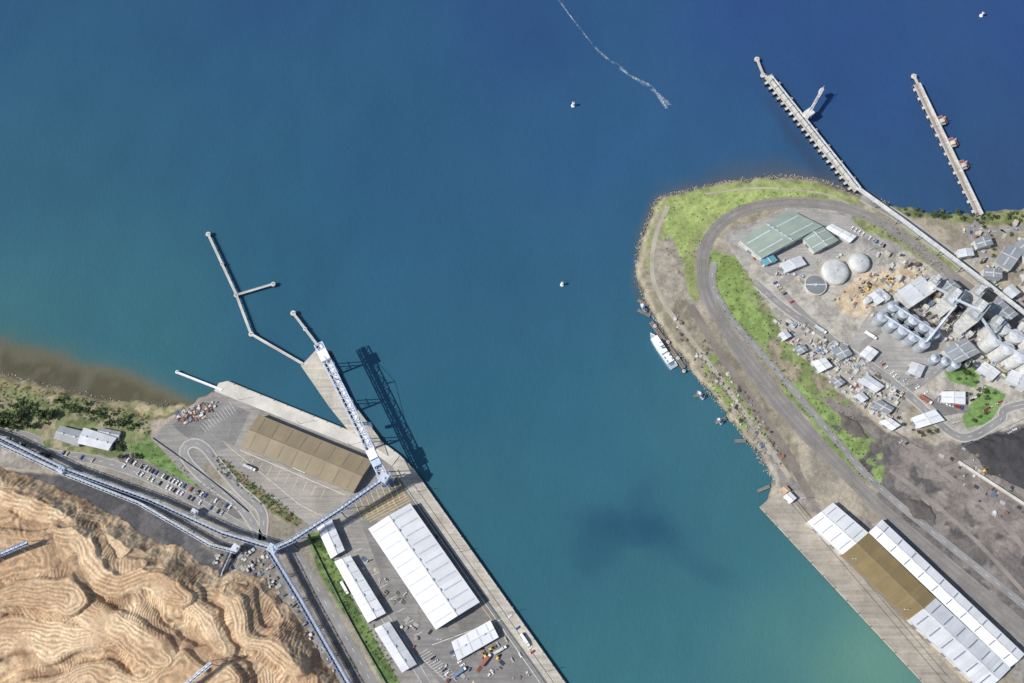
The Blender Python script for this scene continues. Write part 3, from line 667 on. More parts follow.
def heapfield(name,poly,cs,m,hh,zoff=GZ):
    P=np.array([G2(*p) for p in poly]); x=np.arange(P[:,0].min()-5,P[:,0].max()+5,1.2); y=np.arange(P[:,1].min()-5,P[:,1].max()+5,1.2)
    A,B=np.meshgrid(x,y); d=sdf(A+(fbm(A,B,14,301)-.5)*12,B+(fbm(A,B,14,305)-.5)*12,[tuple(p) for p in P])
    z=np.minimum(np.maximum(d,0)*.6,hh*fbm(A,B,22,310))+(vnoise(A,B,3,311)-.5)*.5; z=np.where(d<0,-.5,z)
    k=fbm(A,B,12,320)[...,None]; col=np.array(alb(cs[0]))*(1-k)+np.array(alb(cs[1]))*k
    gridmesh(name,x,y,zoff+z,d>-1.5,[m],col)
HM=covermat('heap_cover',.95,.4,.4,.6)
heapfield('coal_stockpile',[(965,448),(1002,432),(1060,430),(1060,500),(1000,478)],((76,74,76),(60,59,62)),HM,9)
heapfield('spoil_heap',[(836,412),(858,420),(872,440),(850,436)],((112,104,97),(92,86,82)),HM,4)
heapfield('spoil_heap',[(905,500),(930,505),(940,525),(915,520)],((104,97,92),(88,83,80)),HM,4)
# ------------------------------------------------------------------ piers
def pier(name,px,w,z=4.5,deck=CONC,pile=6,rail=True,zb=-3):
    e=empty(name); p=[Vector(G2(*q,z)) for q in px]
    a=M(); b=M(); c=M()
    for i in range(len(p)-1):
        P,Q=p[i],p[i+1]; L=(Q-P).length; u=(Q-P)/L; n=Vector((-u.y,u.x))
        zz=z+.03*i
        a.beam((*P,zz-.35),(*Q,zz-.35),w,.7)
        k=max(2,int(L/pile))
        for j in range(k+1):
            m=P.lerp(Q,j/k)
            for s in ((-1,1) if w>2 else (0,)):
                x=m+n*s*(w/2-.4); b.cyl(x,.4 if w<6 else .55,zb,zz-.7,0,7)
            b.beam((*(m-n*w/2),zz-1),(*(m+n*w/2),zz-1),.6,.6)
        if rail:
            for s in (-1,1):
                c.beam((*(P+n*s*(w/2-.1)),zz+1.1),(*(Q+n*s*(w/2-.1)),zz+1.1),.12,.12)
                for j in range(k+1):
                    m=P.lerp(Q,j/k)+n*s*(w/2-.1); c.beam((*m,zz),(*m,zz+1.1),.1,.1)
    a.obj('deck',[deck],e); b.obj('piles',[CONCD],e)
    if rail: c.obj('handrails',[STEEL],e)
    return e,p
def dolphin(e,px,py,r=3,z=4.7,m=CONC2):
    g=G(px,py,z); a=M(); a.cyl(g,r,z-1.2,z,0,10)
    for i in range(5): 
        an=i*2*math.pi/5; a.beam((g[0]+r*.7*math.cos(an),g[1]+r*.7*math.sin(an),z-1.2),(g[0]+r*1.3*math.cos(an),g[1]+r*1.3*math.sin(an),-3),.6,.6,1)
    a.cyl(g,.4,z,z+1,1,8); a.cyl((g[0]+r*.4,g[1]),.25,z,z+3.2,2,6)
    a.obj('mooring_dolphin',[m,DKST,WHITE],e)
e,_=pier('mooring_walkway',[(208,234),(236,294),(251,334),(303,364)],2.4,4.6,CONC2,9)
for q in ((208,234,2.6),(222,264,1.8),(236,295,2.4),(251,334,2.6),(273,284,2.4)): dolphin(e,*q)
e2,_=pier('mooring_walkway',[(236,295),(273,284)],2.2,4.55,CONC2,9)
e,_=pier('mooring_walkway',[(293,313),(318,346)],2.4,4.6,CONC2,9); dolphin(e,293,313,2.8); dolphin(e,305,329,2)
e,_=pier('small_jetty',[(176,372),(222,390)],2.2,3.6,WHITE,5); dolphin(e,177,372,1.8,3.8,WHITE)
wharf('ship_loading_wharf',[(301,366),(309,358),(318,348),(328,352),(352,402),(384,444),(388,456),(348,430),(330,408)],4.2,(CONC,CONCD))
e,pp=pier('bulk_loading_pier',[(768,76),(858,190)],9,5.2,CONC,6)
a=M(); P,Q=pp; u=(Q-P).normalized(); n=Vector((-u.y,u.x)); L=(Q-P).length
for i in range(21):
    m=P+u*(6+i*(L-12)/20)
    m2=m-n*6.2
    a.box(m2,u,2.6,4.2,4.0,5.3,0); a.box(m2-n*2.4,u,2.2,.8,1,5,1)
    if i%3==1:
        m3=m+n*5.4; a.box(m3,u,2.4,2.4,4,5.3,0)
for s,w in ((-1.6,2.4),(2.2,1.2)):
    a.beam((*(P+n*s+u*4),7.6),(*(Q+n*s),8.2),w,1.8,2)
for i in range(16):
    m=P+u*(8+i*(L-12)/16); a.beam((*(m-n*3),5.2),(*(m-n*3),9),.3,.3,1); a.beam((*(m+n*1),5.2),(*(m+n*1),9),.3,.3,1); a.beam((*(m-n*3),9),(*(m+n*1),9),.3,.3,1)
a.obj('pier_equipment',[CONC2,DKST,WALLW],e)
e2,_=pier('mooring_walkway',[(757,59),(763,74),(770,79)],2.4,5,CONC2,6); dolphin(e2,757,59,3); dolphin(e2,763,75,2.8)
a=M(); g1=G(809,113,12); g2=G(822,90,16)
for s in (-1.2,1.2):
    for dz in (0,2.2): a.beam((g1[0]+s,g1[1],g1[2]+dz),(g2[0]+s,g2[1],g2[2]+dz),.7,.55,0)
for i in range(8):
    f=i/7; p=Vector(g1).lerp(Vector(g2),f); q=Vector(g1).lerp(Vector(g2),min(1,f+1/7)); a.beam(p+Vector((-1.2,0,0)),q+Vector((1.2,0,2.2)),.3,.3,0)
    a.beam(p+Vector((-1.2,0,0)),p+Vector((1.2,0,0)),.3,.3,0)
a.beam(g1,g2,3,.3,1)
a.box((g1[0],g1[1]),(.6,-.8),8,9,9.3,14,0); 
for sx in (-3,3):
    for sy in (-3,3): a.beam((g1[0]+sx,g1[1]+sy,5.2),(g1[0]+sx,g1[1]+sy,9.3),.6,.6,1)
a.box((g2[0],g2[1]),(.6,-.8),4,4,11,17,0); a.beam(g1,(g2[0],g2[1],24),.3,.3,1); a.beam((g2[0],g2[1],10),(g2[0],g2[1],24),.35,.35,1)
a.obj('ship_loader',[WALLW,STEEL])
e,pp=pier('liquid_bulk_pier',[(917,84),(980,215)],8,5.2,CONC,6)
P,Q=pp; u=(Q-P).normalized(); n=Vector((-u.y,u.x)); L=(Q-P).length; a=M()
for s in (-2.6,-1.9,-1.2): a.beam((*(P+n*s),5.9),(*(Q+n*s),5.9),.4,.4,2)
a.beam((*(P+n*2.6),6.4),(*(Q+n*2.6),6.4),1.2,1.2,3)
for i in range(14):
    m=P+u*(i+.5)*L/14; a.box(m,u,1.2,6.5,5.2,5.8,0)
    a.box(m-n*5,u,3,2.2,4,5.2,0)
for f in (.3,.47,.64):
    m=P+u*L*f+n*6.5; a.box(m,u,11,7,4.0,5.4,2); a.box(m+u*1.5,u,4,4,5.4,8.5,0); a.box(m+n*5,u,8,3.6,2,4.2,1); a.box(m-u*3.5,u,2,3,5.4,7,1)
    a.beam((*m,8.5),(*(m+n*2),13),.5,.5,0)
a.obj('pier_equipment',[CONC2,RED,mat('grey_pipe',(165,150,145),None,.2,.3,1),WALLW],e)
e2,_=pier('mooring_walkway',[(914,76),(919,86)],2.4,5,CONC2,5); dolphin(e2,914,76,3)
def gallery(name,pts,w=3,h=2.6,roof=WALLW,side=BLUE,gap=24,legs=True,truss=True,zb=GZ):
    a=M(); e=empty(name)
    P=[Vector(p) for p in pts]
    for i in range(len(P)-1):
        p,q=P[i],P[i+1]; L=(q-p).length; d=(q-p).normalized(); n=Vector((-d.y,d.x,0)).normalized()
        if truss:
            for s in (-1,1):
                for z in (0,h): a.beam(p+n*s*w/2+Vector((0,0,z)),q+n*s*w/2+Vector((0,0,z)),.4,.4,0)
            k=max(2,int(L/4))
            for j in range(k):
                x=p.lerp(q,j/k); y=p.lerp(q,(j+1)/k)
                for s in (-1,1):
                    a.beam(x+n*s*w/2,(y if j%2 else x)+n*s*w/2+Vector((0,0,h)),.22,.22,0)
                    if j%2==0: a.beam(y+n*s*w/2,x+n*s*w/2+Vector((0,0,h)),.22,.22,0)
                a.beam(x-n*w/2+Vector((0,0,h)),y+n*w/2+Vector((0,0,h)),.22,.22,0)
                a.beam(x-n*w/2+Vector((0,0,h)),x+n*w/2+Vector((0,0,h)),.25,.25,0)
            a.beam(p+Vector((0,0,.3)),q+Vector((0,0,.3)),w*.75,.3,3)
            a.beam(p+n*w*.15+Vector((0,0,1)),q+n*w*.15+Vector((0,0,1)),w*.4,.9,1)
        else:
            a.beam(p+Vector((0,0,h/2)),q+Vector((0,0,h/2)),w,h,1)
            k=max(2,int(L/7))
            for j in range(k):
                x=p.lerp(q,(j+.5)/k); a.beam(x-d*.15+Vector((0,0,h/2)),x+d*.15+Vector((0,0,h/2)),w+.25,h+.2,0)
        if legs:
            k=max(1,int(L/gap))
            for j in range(k+1):
                x=p.lerp(q,j/k)
                if x.z-zb<2: continue
                for s in (-1,1): a.beam(x+n*s*w/2,(x+n*s*(w/2+(x.z-zb)*.1)).to_2d().to_3d()+Vector((0,0,zb-.5)),.5,.5,2)
                a.beam(x-n*w*.55-Vector((0,0,(x.z-zb)*.4)),x+n*w*.55-Vector((0,0,(x.z-zb)*.4)),.35,.35,2)
    a.obj('gallery',[side,roof,DKST,RUBB],e); return e
gallery('overland_conveyor',[G(858,189,8),G(900,219,12),G(985,283,14),G(1030,318,18),G(1100,370,18)],3.4,2.6,WALLW,STEEL,22,truss=False)
# ------------------------------------------------------------------ woodchip terminal
gallery('conveyor_gallery',[G(-120,398,14),G(-4,436,14),G(62,468,14),G(150,500,14),G(222,533,16),G(274,549,18)],4,3,WALLW,BLUE,26)
gallery('conveyor_gallery',[G(-120,405,10),G(0,444,10),G(64,474,10),G(140,504,10),G(210,545,11),G(236,552,11)],3,2.4,STEEL,STEEL,26)
gallery('conveyor_gallery',[G(270,551,16),G(300,600,12),G(348,684,10),G(400,770,10)],5,3,STEEL,BLUE,24)
gallery('conveyor_gallery',[G(232,550,8),G(222,572,6),G(218,590,5)],3,2.4,STEEL,DKST,24)
gallery('conveyor_gallery',[G(274,549,20),G(292,541,23),G(340,510,28),G(384,479,34)],5,3.4,WALLW,BLUE,30)
gallery('chip_stacker_boom',[G(-60,578,38),G(0,555,38),G(28,543,40)],4,3,STEEL,BLUE,200)
gallery('chip_stacker_boom',[G(150,716,38),G(185,686,38),G(212,663,40)],3.4,3,WHITE,STEEL,200)
def transfer(px,py,zt,l,w,hh):
    g=G(px,py,zt); a=M(); u=(.85,-.5)
    a.box(g,u,l,w,zt-hh/2,zt+hh/2,0); a.box(g,u,l+.6,w+.6,zt+hh/2,zt+hh/2+.3,1)
    for i in (-1,1):
        for j in (-1,1): a.beam((g[0]+i*l*.35,g[1]+j*w*.35,GZ-.3),(g[0]+i*l*.35,g[1]+j*w*.35,zt-hh/2),.6,.6,2)
    for z in np.arange(GZ+4,zt-hh/2,5): a.box(g,u,l*.8,w*.8,z,z+.2,2)
    a.box((g[0]+1,g[1]-1),u,1.5,1.5,zt+hh/2+.3,zt+hh/2+1.5,1)
    a.obj('conveyor_transfer_tower',[WALLW,STEEL,BLUE])
transfer(273,549,19,8,7,7); transfer(236,548,12,6,6,5); transfer(62,470,14,6,6,5); transfer(384,478,35,8,8,8); transfer(195,512,9,6,4,4)
# ship loader gantry
a=M(); e=empty('woodchip_ship_loader')
A_=Vector(G(319,345,36)); B_=Vector(G(383,476,34)); d=(B_-A_).normalized(); n=Vector((-d.y,d.x,0)).normalized()
W=8
def tr(p,q,w,h,k,mi,tw=.45):
    dd=(q-p).normalized(); nn=Vector((-dd.y,dd.x,0)).normalized(); U=Vector((0,0,1))
    for s in (-1,1):
        for z in (0,h): a.beam(p+nn*s*w/2+U*z,q+nn*s*w/2+U*z,tw*1.8,tw*1.5,mi)
    for j in range(k):
        x=p.lerp(q,j/k); y=p.lerp(q,(j+1)/k)
        for s in (-1,1): a.beam(x+nn*s*w/2+U*(0 if j%2 else h),y+nn*s*w/2+U*(h if j%2 else 0),tw,tw,mi)
        a.beam(x-nn*w/2*(1 if j%2 else -1)+U*h,y+nn*w/2*(1 if j%2 else -1)+U*h,tw,tw,mi)
        a.beam(x-nn*w/2+U*h,x+nn*w/2+U*h,tw*1.2,tw,mi); a.beam(x-nn*w/2,x+nn*w/2,tw,tw,mi)
tr(A_,B_,W,5,22,0,.5)
a.beam(A_+Vector((0,0,1))+n*1.5,B_+Vector((0,0,1))+n*1.5,2.4,1.4,1); a.beam(A_-n*2+Vector((0,0,.3)),B_-n*2+Vector((0,0,.3)),1.6,.2,3)
for f,wd in ((.12,9),(.42,9),(.72,9),(.98,12)):
    c=A_.lerp(B_,f); c0=Vector((c.x,c.y,4.2 if f<.7 else 3.3))
    for s in (-1,1):
        for r in (-1,1):
            a.beam(c+n*s*W/2,c0+n*s*wd/2+d*r*5,.9,.9,0)
        a.beam(c0+n*s*wd/2+d*-5+Vector((0,0,9)),c0+n*s*wd/2+d*5+Vector((0,0,9)),.6,.6,0)
    a.beam(c0+n*wd/2+Vector((0,0,14)),c0-n*wd/2+Vector((0,0,14)),.6,.6,0)
c=A_.lerp(B_,.1); a.box(c,(d.x,d.y),11,9,c.z+5,c.z+9,1); a.box(c+n*6,(d.x,d.y),5,4,c.z,c.z+4,2)
m=A_.lerp(B_,.3); top=m+Vector((0,0,18)); a.beam(m+n*3+Vector((0,0,5)),top,.7,.7,0); a.beam(m-n*3+Vector((0,0,5)),top,.7,.7,0); a.beam(top,A_.lerp(B_,.02)+Vector((0,0,5)),.3,.3,0); a.beam(top,A_.lerp(B_,.75)+Vector((0,0,5)),.3,.3,0)
q=A_.lerp(B_,.62); tr(q+n*2,Vector((q.x+9,q.y+3,q.z-8)),2.5,2,6,0,.3); a.box((q.x+9,q.y+3),(1,0),3,3,14,q.z-7,1)
q=A_.lerp(B_,.85); a.box(q,(d.x,d.y),10,8,q.z+5,q.z+9,1); a.box(q+d*9,(d.x,d.y),6,8,q.z+5,q.z+8,0)
a.obj('gantry',[mat('loader_steel',(198,208,226),(165,182,210),.12,.1,1,rough=.5),WHITE,GLASS,RUBB],e)
# woodchip pile ---------------------------------------------------------
pile=[(-700,455),(-100,450),(0,466),(48,482),(110,512),(160,542),(205,562),(228,574),(266,577),(300,620),(338,683),(400,790),(200,1000),(-700,1000)]
wP=[G2(*p) for p in pile]
hx=np.arange(-760,-120,.75); hy=np.arange(-460,-95,.75); HX,HY=np.meshgrid(hx,hy)
wob=lambda s,sd_,a_:((fbm(HX,HY,s,sd_)-.5)*a_)
sd=sdf(HX+wob(25,220,12)+wob(6,222,3),HY+wob(25,225,12)+wob(6,227,3),wP)
qx=HX+wob(70,200,60)+wob(14,210,6); qy=HY+wob(70,205,60)+wob(14,215,6)
ridges=[((-140,470),(60,520),20,12,.6),((50,515),(140,545),17,8,.65),((-120,560),(40,560),28,14,.6),((60,548),(190,600),24,10,.65),((-60,610),(70,590),31,12,.6),((80,600),(170,660),28,10,.65),
 ((190,595),(240,640),22,7,.7),((240,590),(300,670),20,7,.7),((-20,650),(110,640),27,14,.6),((130,690),(230,670),26,10,.65),((20,720),(120,690),26,14,.6),((-300,640),(-80,640),30,20,.5),((200,720),(320,740),24,14,.5)]
best=np.full(HX.shape,7.)+wob(60,230,10); n1=wob(40,236,14)
wl=3.9
st=np.sin((HX*math.cos(.7)+HY*math.sin(.7))*2*math.pi/wl+n1); tint=np.full(HX.shape,.5); scarp=np.zeros(HX.shape)
for i,(p,q,hh,fr,sl) in enumerate(ridges):
    ax,ay=G2(*p);bx,by=G2(*q); ex,ey=bx-ax,by-ay; LL=math.hypot(ex,ey)
    t0=((qx-ax)*ex+(qy-ay)*ey)/(LL*LL); t_=np.clip(t0,0,1)
    ox,oy=qx-ax-t_*ex,qy-ay-t_*ey; dist=np.sqrt(ox*ox+oy*oy)
    f2=fr*(.6+.9*vnoise(t_*LL,dist*0,24,410+i))
    hgt=hh-sl*np.maximum(dist-f2,0)*(1-.4*sm(18,50,dist))-.03*dist
    sgn=np.sign(ex*oy-ey*ox)
    arc=t_*LL+np.where((t0<0)|(t0>1),np.arctan2(oy,ox)*16,0)
    flow=np.sin((arc+dist*.35*sgn)*2*math.pi/wl+wob(18,440+i,4))
    lane=np.sin((dist*.9)*2*math.pi/wl+wob(40,460+i,8))
    s=np.where(dist<f2+2,lane,flow)
    w=hgt>best; best=np.where(w,hgt,best); st=np.where(w,s,st); tint=np.where(w,(i*.377+.15)%1,tint)
    scarp=np.where(w,sm(f2,f2+4,dist)*(1-sm(f2+12,f2+24,dist)),scarp)
tq=6.; b_=best/tq; best=tq*(np.floor(b_)+sm(.6,.95,b_-np.floor(b_)))*.5+best*.5
hz=np.minimum(best,np.maximum(sd,0)*.95)
amp=sm(2,8,sd); pres=sm(.3,.5,fbm(HX,HY,24,240))
hz=hz+amp*(st*.2*pres+wob(12,245,1.8)+(vnoise(HX,HY,1.9,250)-.5)*.3)
hz=np.where(sd<0,-1,hz)
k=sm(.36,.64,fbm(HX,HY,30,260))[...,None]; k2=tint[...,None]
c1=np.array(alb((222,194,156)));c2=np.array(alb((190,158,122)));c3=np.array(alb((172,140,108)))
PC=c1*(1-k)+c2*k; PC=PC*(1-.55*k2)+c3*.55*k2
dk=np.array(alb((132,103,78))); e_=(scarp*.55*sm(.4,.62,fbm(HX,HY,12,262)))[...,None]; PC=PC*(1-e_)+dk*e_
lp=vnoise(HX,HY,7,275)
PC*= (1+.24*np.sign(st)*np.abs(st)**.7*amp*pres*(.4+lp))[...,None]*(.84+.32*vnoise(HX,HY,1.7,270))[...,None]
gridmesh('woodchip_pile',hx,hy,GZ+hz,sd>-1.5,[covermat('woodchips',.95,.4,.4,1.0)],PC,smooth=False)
# ------------------------------------------------------------------ vehicles
CARP=bpy.data.materials.new('car_paint'); CARP.use_nodes=True; t=CARP.node_tree; b=t.nodes['Principled BSDF']; b.inputs['Roughness'].default_value=.3
oi=nd(t,'ShaderNodeObjectInfo'); cr=nd(t,'ShaderNodeValToRGB'); cr.color_ramp.interpolation='CONSTANT'
for i,(p,c) in enumerate([(0,(235,235,235)),(.36,(185,188,192)),(.55,(60,62,66)),(.68,(30,32,36)),(.78,(60,90,150)),(.88,(170,50,45)),(.95,(200,190,160))]):
    el=cr.color_ramp.elements[i] if i<2 else cr.color_ramp.elements.new(p); el.position=p; el.color=(*alb(c),1)
t.links.new(oi.outputs['Random'],cr.inputs[0]); t.links.new(cr.outputs[0],b.inputs['Base Color'])
def carmesh():
    a=M()
    a.box((0,0),(1,0),4.6,1.85,.3,.95,0,.97)
    a.box((-.25,0),(1,0),2.7,1.7,.95,1.45,1,.78); a.box((-.3,0),(1,0),1.85,1.3,1.45,1.5,0,.95)
    for x in (-1.45,1.45):
        for y in (-.85,.85): a.beam((x,y-.12,.33),(x,y+.12,.33),.62,.62,2)
    a.box((2.28,0),(1,0),.1,1.4,.6,.78,3); a.box((-2.28,0),(1,0),.1,1.5,.65,.8,4)
    o=a.obj('parked_car',[CARP,GLASS,RUBB,WHITE,RED]); return o
c0=carmesh(); CM=c0.data; bpy.data.objects.remove(c0)
def car(px,py,ang,z=ZA+.1):
    o=bpy.data.objects.new('parked_car',CM); SC.collection.objects.link(o); o.location=G(px,py,z); o.rotation_euler=(0,0,ang)
def carrow(p,q,n,ang,fill=.8):
    for i in range(n):
        if random.random()<fill:
            f=i/(n-1); car(p[0]+(q[0]-p[0])*f,p[1]+(q[1]-p[1])*f,ang+random.gauss(0,.03)+random.choice([0,math.pi]))
sheet('car_park_pavement',[(118,458),(130,454),(236,506),(244,518),(230,520),(124,470)],ZA+.025,ASPH2)
carrow((128,460),(230,507),30,1.0,.7); carrow((124,466),(222,513),28,1.0,.6); carrow((60,452),(100,462),12,1.,.5)
carrow((508,612),(540,664),14,.6,.35); carrow((452,652),(465,668),6,.5,.8); carrow((470,662),(506,640),10,-1,.6); carrow((492,672),(520,655),8,-1,.5)
carrow((430,655),(450,676),8,.6,.7)
carrow((938,400),(962,408),9,1.2,.9);carrow((944,394),(966,399),8,1.2,.8);carrow((985,410),(1000,402),6,.4,.8);carrow((972,400),(984,388),6,.4,.8); carrow((1000,438),(1024,424),6,.4,.6)
carrow((852,228),(884,246),10,.9,.8);carrow((775,283),(792,302),8,.5,.7);carrow((880,362),(898,378),7,.6,.7);carrow((895,440),(925,448),6,.6,.5);carrow((905,380),(930,395),7,.5,.7)
carrow((960,230),(985,236),8,1.4,.7);carrow((1000,300),(1022,312),6,.7,.7);carrow((380,556),(430,632),7,.9,.5)
def truck(px,py,ang,col,trailer=True,z=ZA+.15,name='truck'):
    g=G(px,py,z); u=(math.cos(ang),math.sin(ang)); a=M()
    P=lambda s,o=0:(g[0]+u[0]*s-u[1]*o,g[1]+u[1]*s+u[0]*o)
    a.box(P(5.2),u,2.3,2.4,z+.6,z+3.1,0,.94); a.box(P(6.3),u,.15,2.0,z+1.8,z+2.8,2); a.box(P(0),u,12,.9,z+.7,z+1.1,3)
    if trailer: a.box(P(-1.5),u,10.2,2.5,z+1.1,z+3.9,1)
    for s in (-5,-3.8,-2.6,2.6,5.2):
        for o in (-1.05,1.05):
            q=P(s,o); a.beam((q[0]+u[1]*.2,q[1]-u[0]*.2,z+.5),(q[0]-u[1]*.2,q[1]+u[0]*.2,z+.5),.95,.95,3)
    a.obj(name,[WHITE,col,GLASS,RUBB])
for q in [(460,672,.6,CL[3]),(486,660,.9,CL[2]),(500,650,.5,CL[8]),(300,470,-.4,WHITE),(395,520,-1,CL[1]),(870,336,-.6,WHITE),(925,400,-.6,CL[2]),(820,330,-.6,CL[8]),(990,290,-.7,WHITE),(940,250,-.7,CL[8]),(525,640,-.95,WHITE),(345,588,-1,WHITE),(250,468,-.4,CL[8])]:
    truck(*q)
def loader(px,py,ang):
    z=ZA+.1; g=G(px,py,z); u=(math.cos(ang),math.sin(ang)); a=M(); P=lambda s,o=0:(g[0]+u[0]*s-u[1]*o,g[1]+u[1]*s+u[0]*o)
    a.box(P(-1.5),u,3.5,2.2,z+.8,z+2.3,0); a.box(P(0),u,1.6,1.6,z+2.3,z+3.4,1,.85); a.beam((*P(1,.7),z+1.6),(*P(4,.7),z+.7),.35,.4,0); a.beam((*P(1,-.7),z+1.6),(*P(4,-.7),z+.7),.35,.4,0); a.box(P(4.6),u,1.2,3,z+.2,z+1.3,2)
    for s in (-2,1.6):
        for o in (-1.2,1.2): q=P(s,o); a.beam((q[0]+u[1]*.3,q[1]-u[0]*.3,z+.7),(q[0]-u[1]*.3,q[1]+u[0]*.3,z+.7),1.4,1.4,2)
    a.obj('wheel_loader',[mat('machine_yellow',(225,185,80),None,.1,.3,1),GLASS,RUBB])
for q in [(492,648,.4),(498,656,1.2),(484,654,2.),(432,538,.2),(868,288,1),(890,280,2.2),(985,470,.5)]: loader(*q)
# ------------------------------------------------------------------ vessels, floats, beacons
def vessel(name,p,q,w,hull,tiers,z=0):
    A=Vector(G2(*p,1));B=Vector(G2(*q,1)); L=(B-A).length; u=(A-B)/L; n=Vector((-u.y,u.x)); c=(A+B)/2; e=empty(name)
    prof=[(-.5,.42),(-.42,.5),(.1,.5),(.3,.42),(.42,.22),(.5,0)]
    a=M()
    pts=[(x,y) for x,y in prof]+[(x,-y) for x,y in prof[-2::-1]]
    def lay(k,zz): return [(*(c+u*x*L*(k if x>0 else 1)+n*y*w*k),zz) for x,y in pts]
    l0,l1=lay(.85,-.8),lay(1,2.2); m=len(pts); l3=lay(.95,1.9)
    a.add(l0+l1,[(i,(i+1)%m,m+(i+1)%m,m+i) for i in range(m)],0); a.add(l3,[tuple(range(m))],1)
    a.add(l1+l3,[(i,(i+1)%m,m+(i+1)%m,m+i) for i in range(m)],0)
    a.obj('hull',[hull,mat('deck_paint',(160,175,182),None,.1,.3,1)],e)
    b=M(); zz=1.9
    for (s,l,ww,h) in tiers:
        b.box(c+u*s*L,u,l*L,ww*w,zz,zz+h,0); b.box(c+u*s*L,u,l*L+.1,ww*w+.1,zz+h*.4,zz+h*.75,1); b.box(c+u*s*L,u,l*L+.5,ww*w+.5,zz+h,zz+h+.15,0); zz+=h+.15
    s=tiers[-1][0]; b.beam((*(c+u*s*L),zz),(*(c+u*s*L),zz+5),.3,.3,2); b.beam((*(c+u*s*L-n*1.5),zz+3.4),(*(c+u*s*L+n*1.5),zz+3.4),.2,.2,2)
    b.cyl(c+u*(s-.12)*L,.9,zz-1,zz+1.5,2,10); b.box(c-u*.38*L,u,L*.08,w*.4,1.9,2.8,2)
    for r in (-.3,-.2,-.1): 
        for o in (-.3,.3): b.box(c+u*r*L+n*o*w,u,2.2,.9,tiers[0][3]+2.05,tiers[0][3]+2.7,2)
    b.obj('superstructure',[WHITE,GLASS,CL[3]],e)
vessel('moored_ferry',(650,333),(674,368),9.5,WHITE,[(0,.7,.8,2.4),(.08,.35,.6,2.2),(.14,.14,.5,2)])
vessel('tug_boat',(640,303),(646,312),4,mat('tug_hull',(60,70,90),None,.1,.3,1),[(.05,.4,.6,2)])
vessel('work_boat',(697,391),(704,399),3.4,WHITE,[(.05,.4,.6,1.8)]); vessel('work_boat',(717,418),(722,424),3,WHITE,[(.05,.4,.6,1.8)])
e,_=pier('berth_jetty',[(651,322),(684,368)],4,2.6,TIMB,5)
for q in ((655,326),(668,342),(678,358),(684,371)): dolphin(e,*q,1.8,3.4)
for k_,q in enumerate([[(638,300),(648,306)],[(694,396),(706,394)],[(716,423),(726,418)],[(735,441),(746,441)],[(758,491),(770,486)],[(638,310),(650,316)]]): pier('landing_stage',q,2.6,2.2,TIMB,4)
def beacon(px,py,s=1):
    g=G(px,py,0); a=M(); a.cyl(g,1.6*s,-1,1.2,0,14); a.cyl(g,.9*s,1.2,4.6*s,1,12,r2=.5*s); a.box(g,(1,0),1.8*s,1.8*s,4.6*s,5*s,0); a.cyl(g,.35,5*s,6.4*s,2,8,cone=.4)
    for i in range(4):
        an=i*math.pi/2+.7; a.beam((g[0]+1.4*math.cos(an),g[1]+1.4*math.sin(an),1.2),(g[0]+.6*math.cos(an),g[1]+.6*math.sin(an),4.6),.2,.2,0)
    a.obj('navigation_beacon',[WHITE,WHITE,RED])
beacon(573,106,1.3);beacon(562,285,1.2);beacon(981,16,1.2)
# broken foam trail
wk=bpy.data.materials.new('foam'); wk.use_nodes=True; t=wk.node_tree; b=t.nodes['Principled BSDF']; b.inputs['Base Color'].default_value=(.62,.68,.72,1)
tc=nd(t,'ShaderNodeTexCoord'); k=noise(t,tc.outputs['Object'],.6,6,.42,.6,.8); k3=noise(t,tc.outputs['Object'],.07,3,.4,.6); ml=nd(t,'ShaderNodeMath',operation='MULTIPLY'); t.links.new(k3,ml.inputs[1])
t.links.new(k,ml.inputs[0]); m2=nd(t,'ShaderNodeMath',operation='MULTIPLY'); m2.inputs[1].default_value=.62; t.links.new(ml.outputs[0],m2.inputs[0]); t.links.new(m2.outputs[0],b.inputs['Alpha'])
a=M(); p0=smooth_path([G2(*q,.05) for q in [(556,-4),(575,22),(592,44),(612,62),(636,78),(655,92),(669,107)]],2.5)
n=len(p0)
for st_,(amp_,fr_,ph_,ww,zz) in enumerate([(1.2,.33,0,.9,.06),(1.6,.21,2,.6,.08),(2.2,.15,4,.5,.1)]):
    p=[q+Vector((math.sin(i*fr_+ph_)*amp_*(.3+i/n),math.cos(i*fr_*1.3+ph_)*amp_*(.3+i/n))) for i,q in enumerate(p0)]
    L=offs(p,1); vs=[]
    for i,q in enumerate(p):
        w=ww*(.5+1.9*(i/n)**2)+.35*math.sin(i*1.7+ph_)*random.random(); nn=(L[i]-q); vs+=[(q.x-nn.x*w,q.y-nn.y*w,zz),(q.x+nn.x*w,q.y+nn.y*w,zz)]
    a.add(vs,[(2*i,2*i+2,2*i+3,2*i+1) for i in range(n-1)])
a.obj('boat_wake_foam',[wk])
# ------------------------------------------------------------------ vegetation
LEAF=mat('foliage',(92,108,62),(68,82,46),.3,.3,1.5,rnd=True); LEAF2=mat('foliage_dark',(68,80,50),(50,60,38),.3,.3,1.5,rnd=True); BARK=mat('bark',(95,80,66),None,.2,.5,2)
def leafs(a,c,R,n,s,mi):
    for _ in range(n):
        d=Vector((random.gauss(0,1),random.gauss(0,1),random.gauss(0,1))).normalized()*random.random()**.4
        p=Vector(c)+Vector((d.x*R,d.y*R,d.z*R*.75)); u=Vector((random.gauss(0,1),random.gauss(0,1),random.gauss(0,.5))).normalized(); v=u.cross(Vector((random.gauss(0,1),random.gauss(0,1),random.gauss(0,1)))).normalized()
        k=s*random.uniform(.6,1.3); a.add([p-u*k-v*k*.6,p+u*k-v*k*.6,p+u*k+v*k*.6,p-u*k+v*k*.6],[(0,1,2,3)],mi)
TM=[]
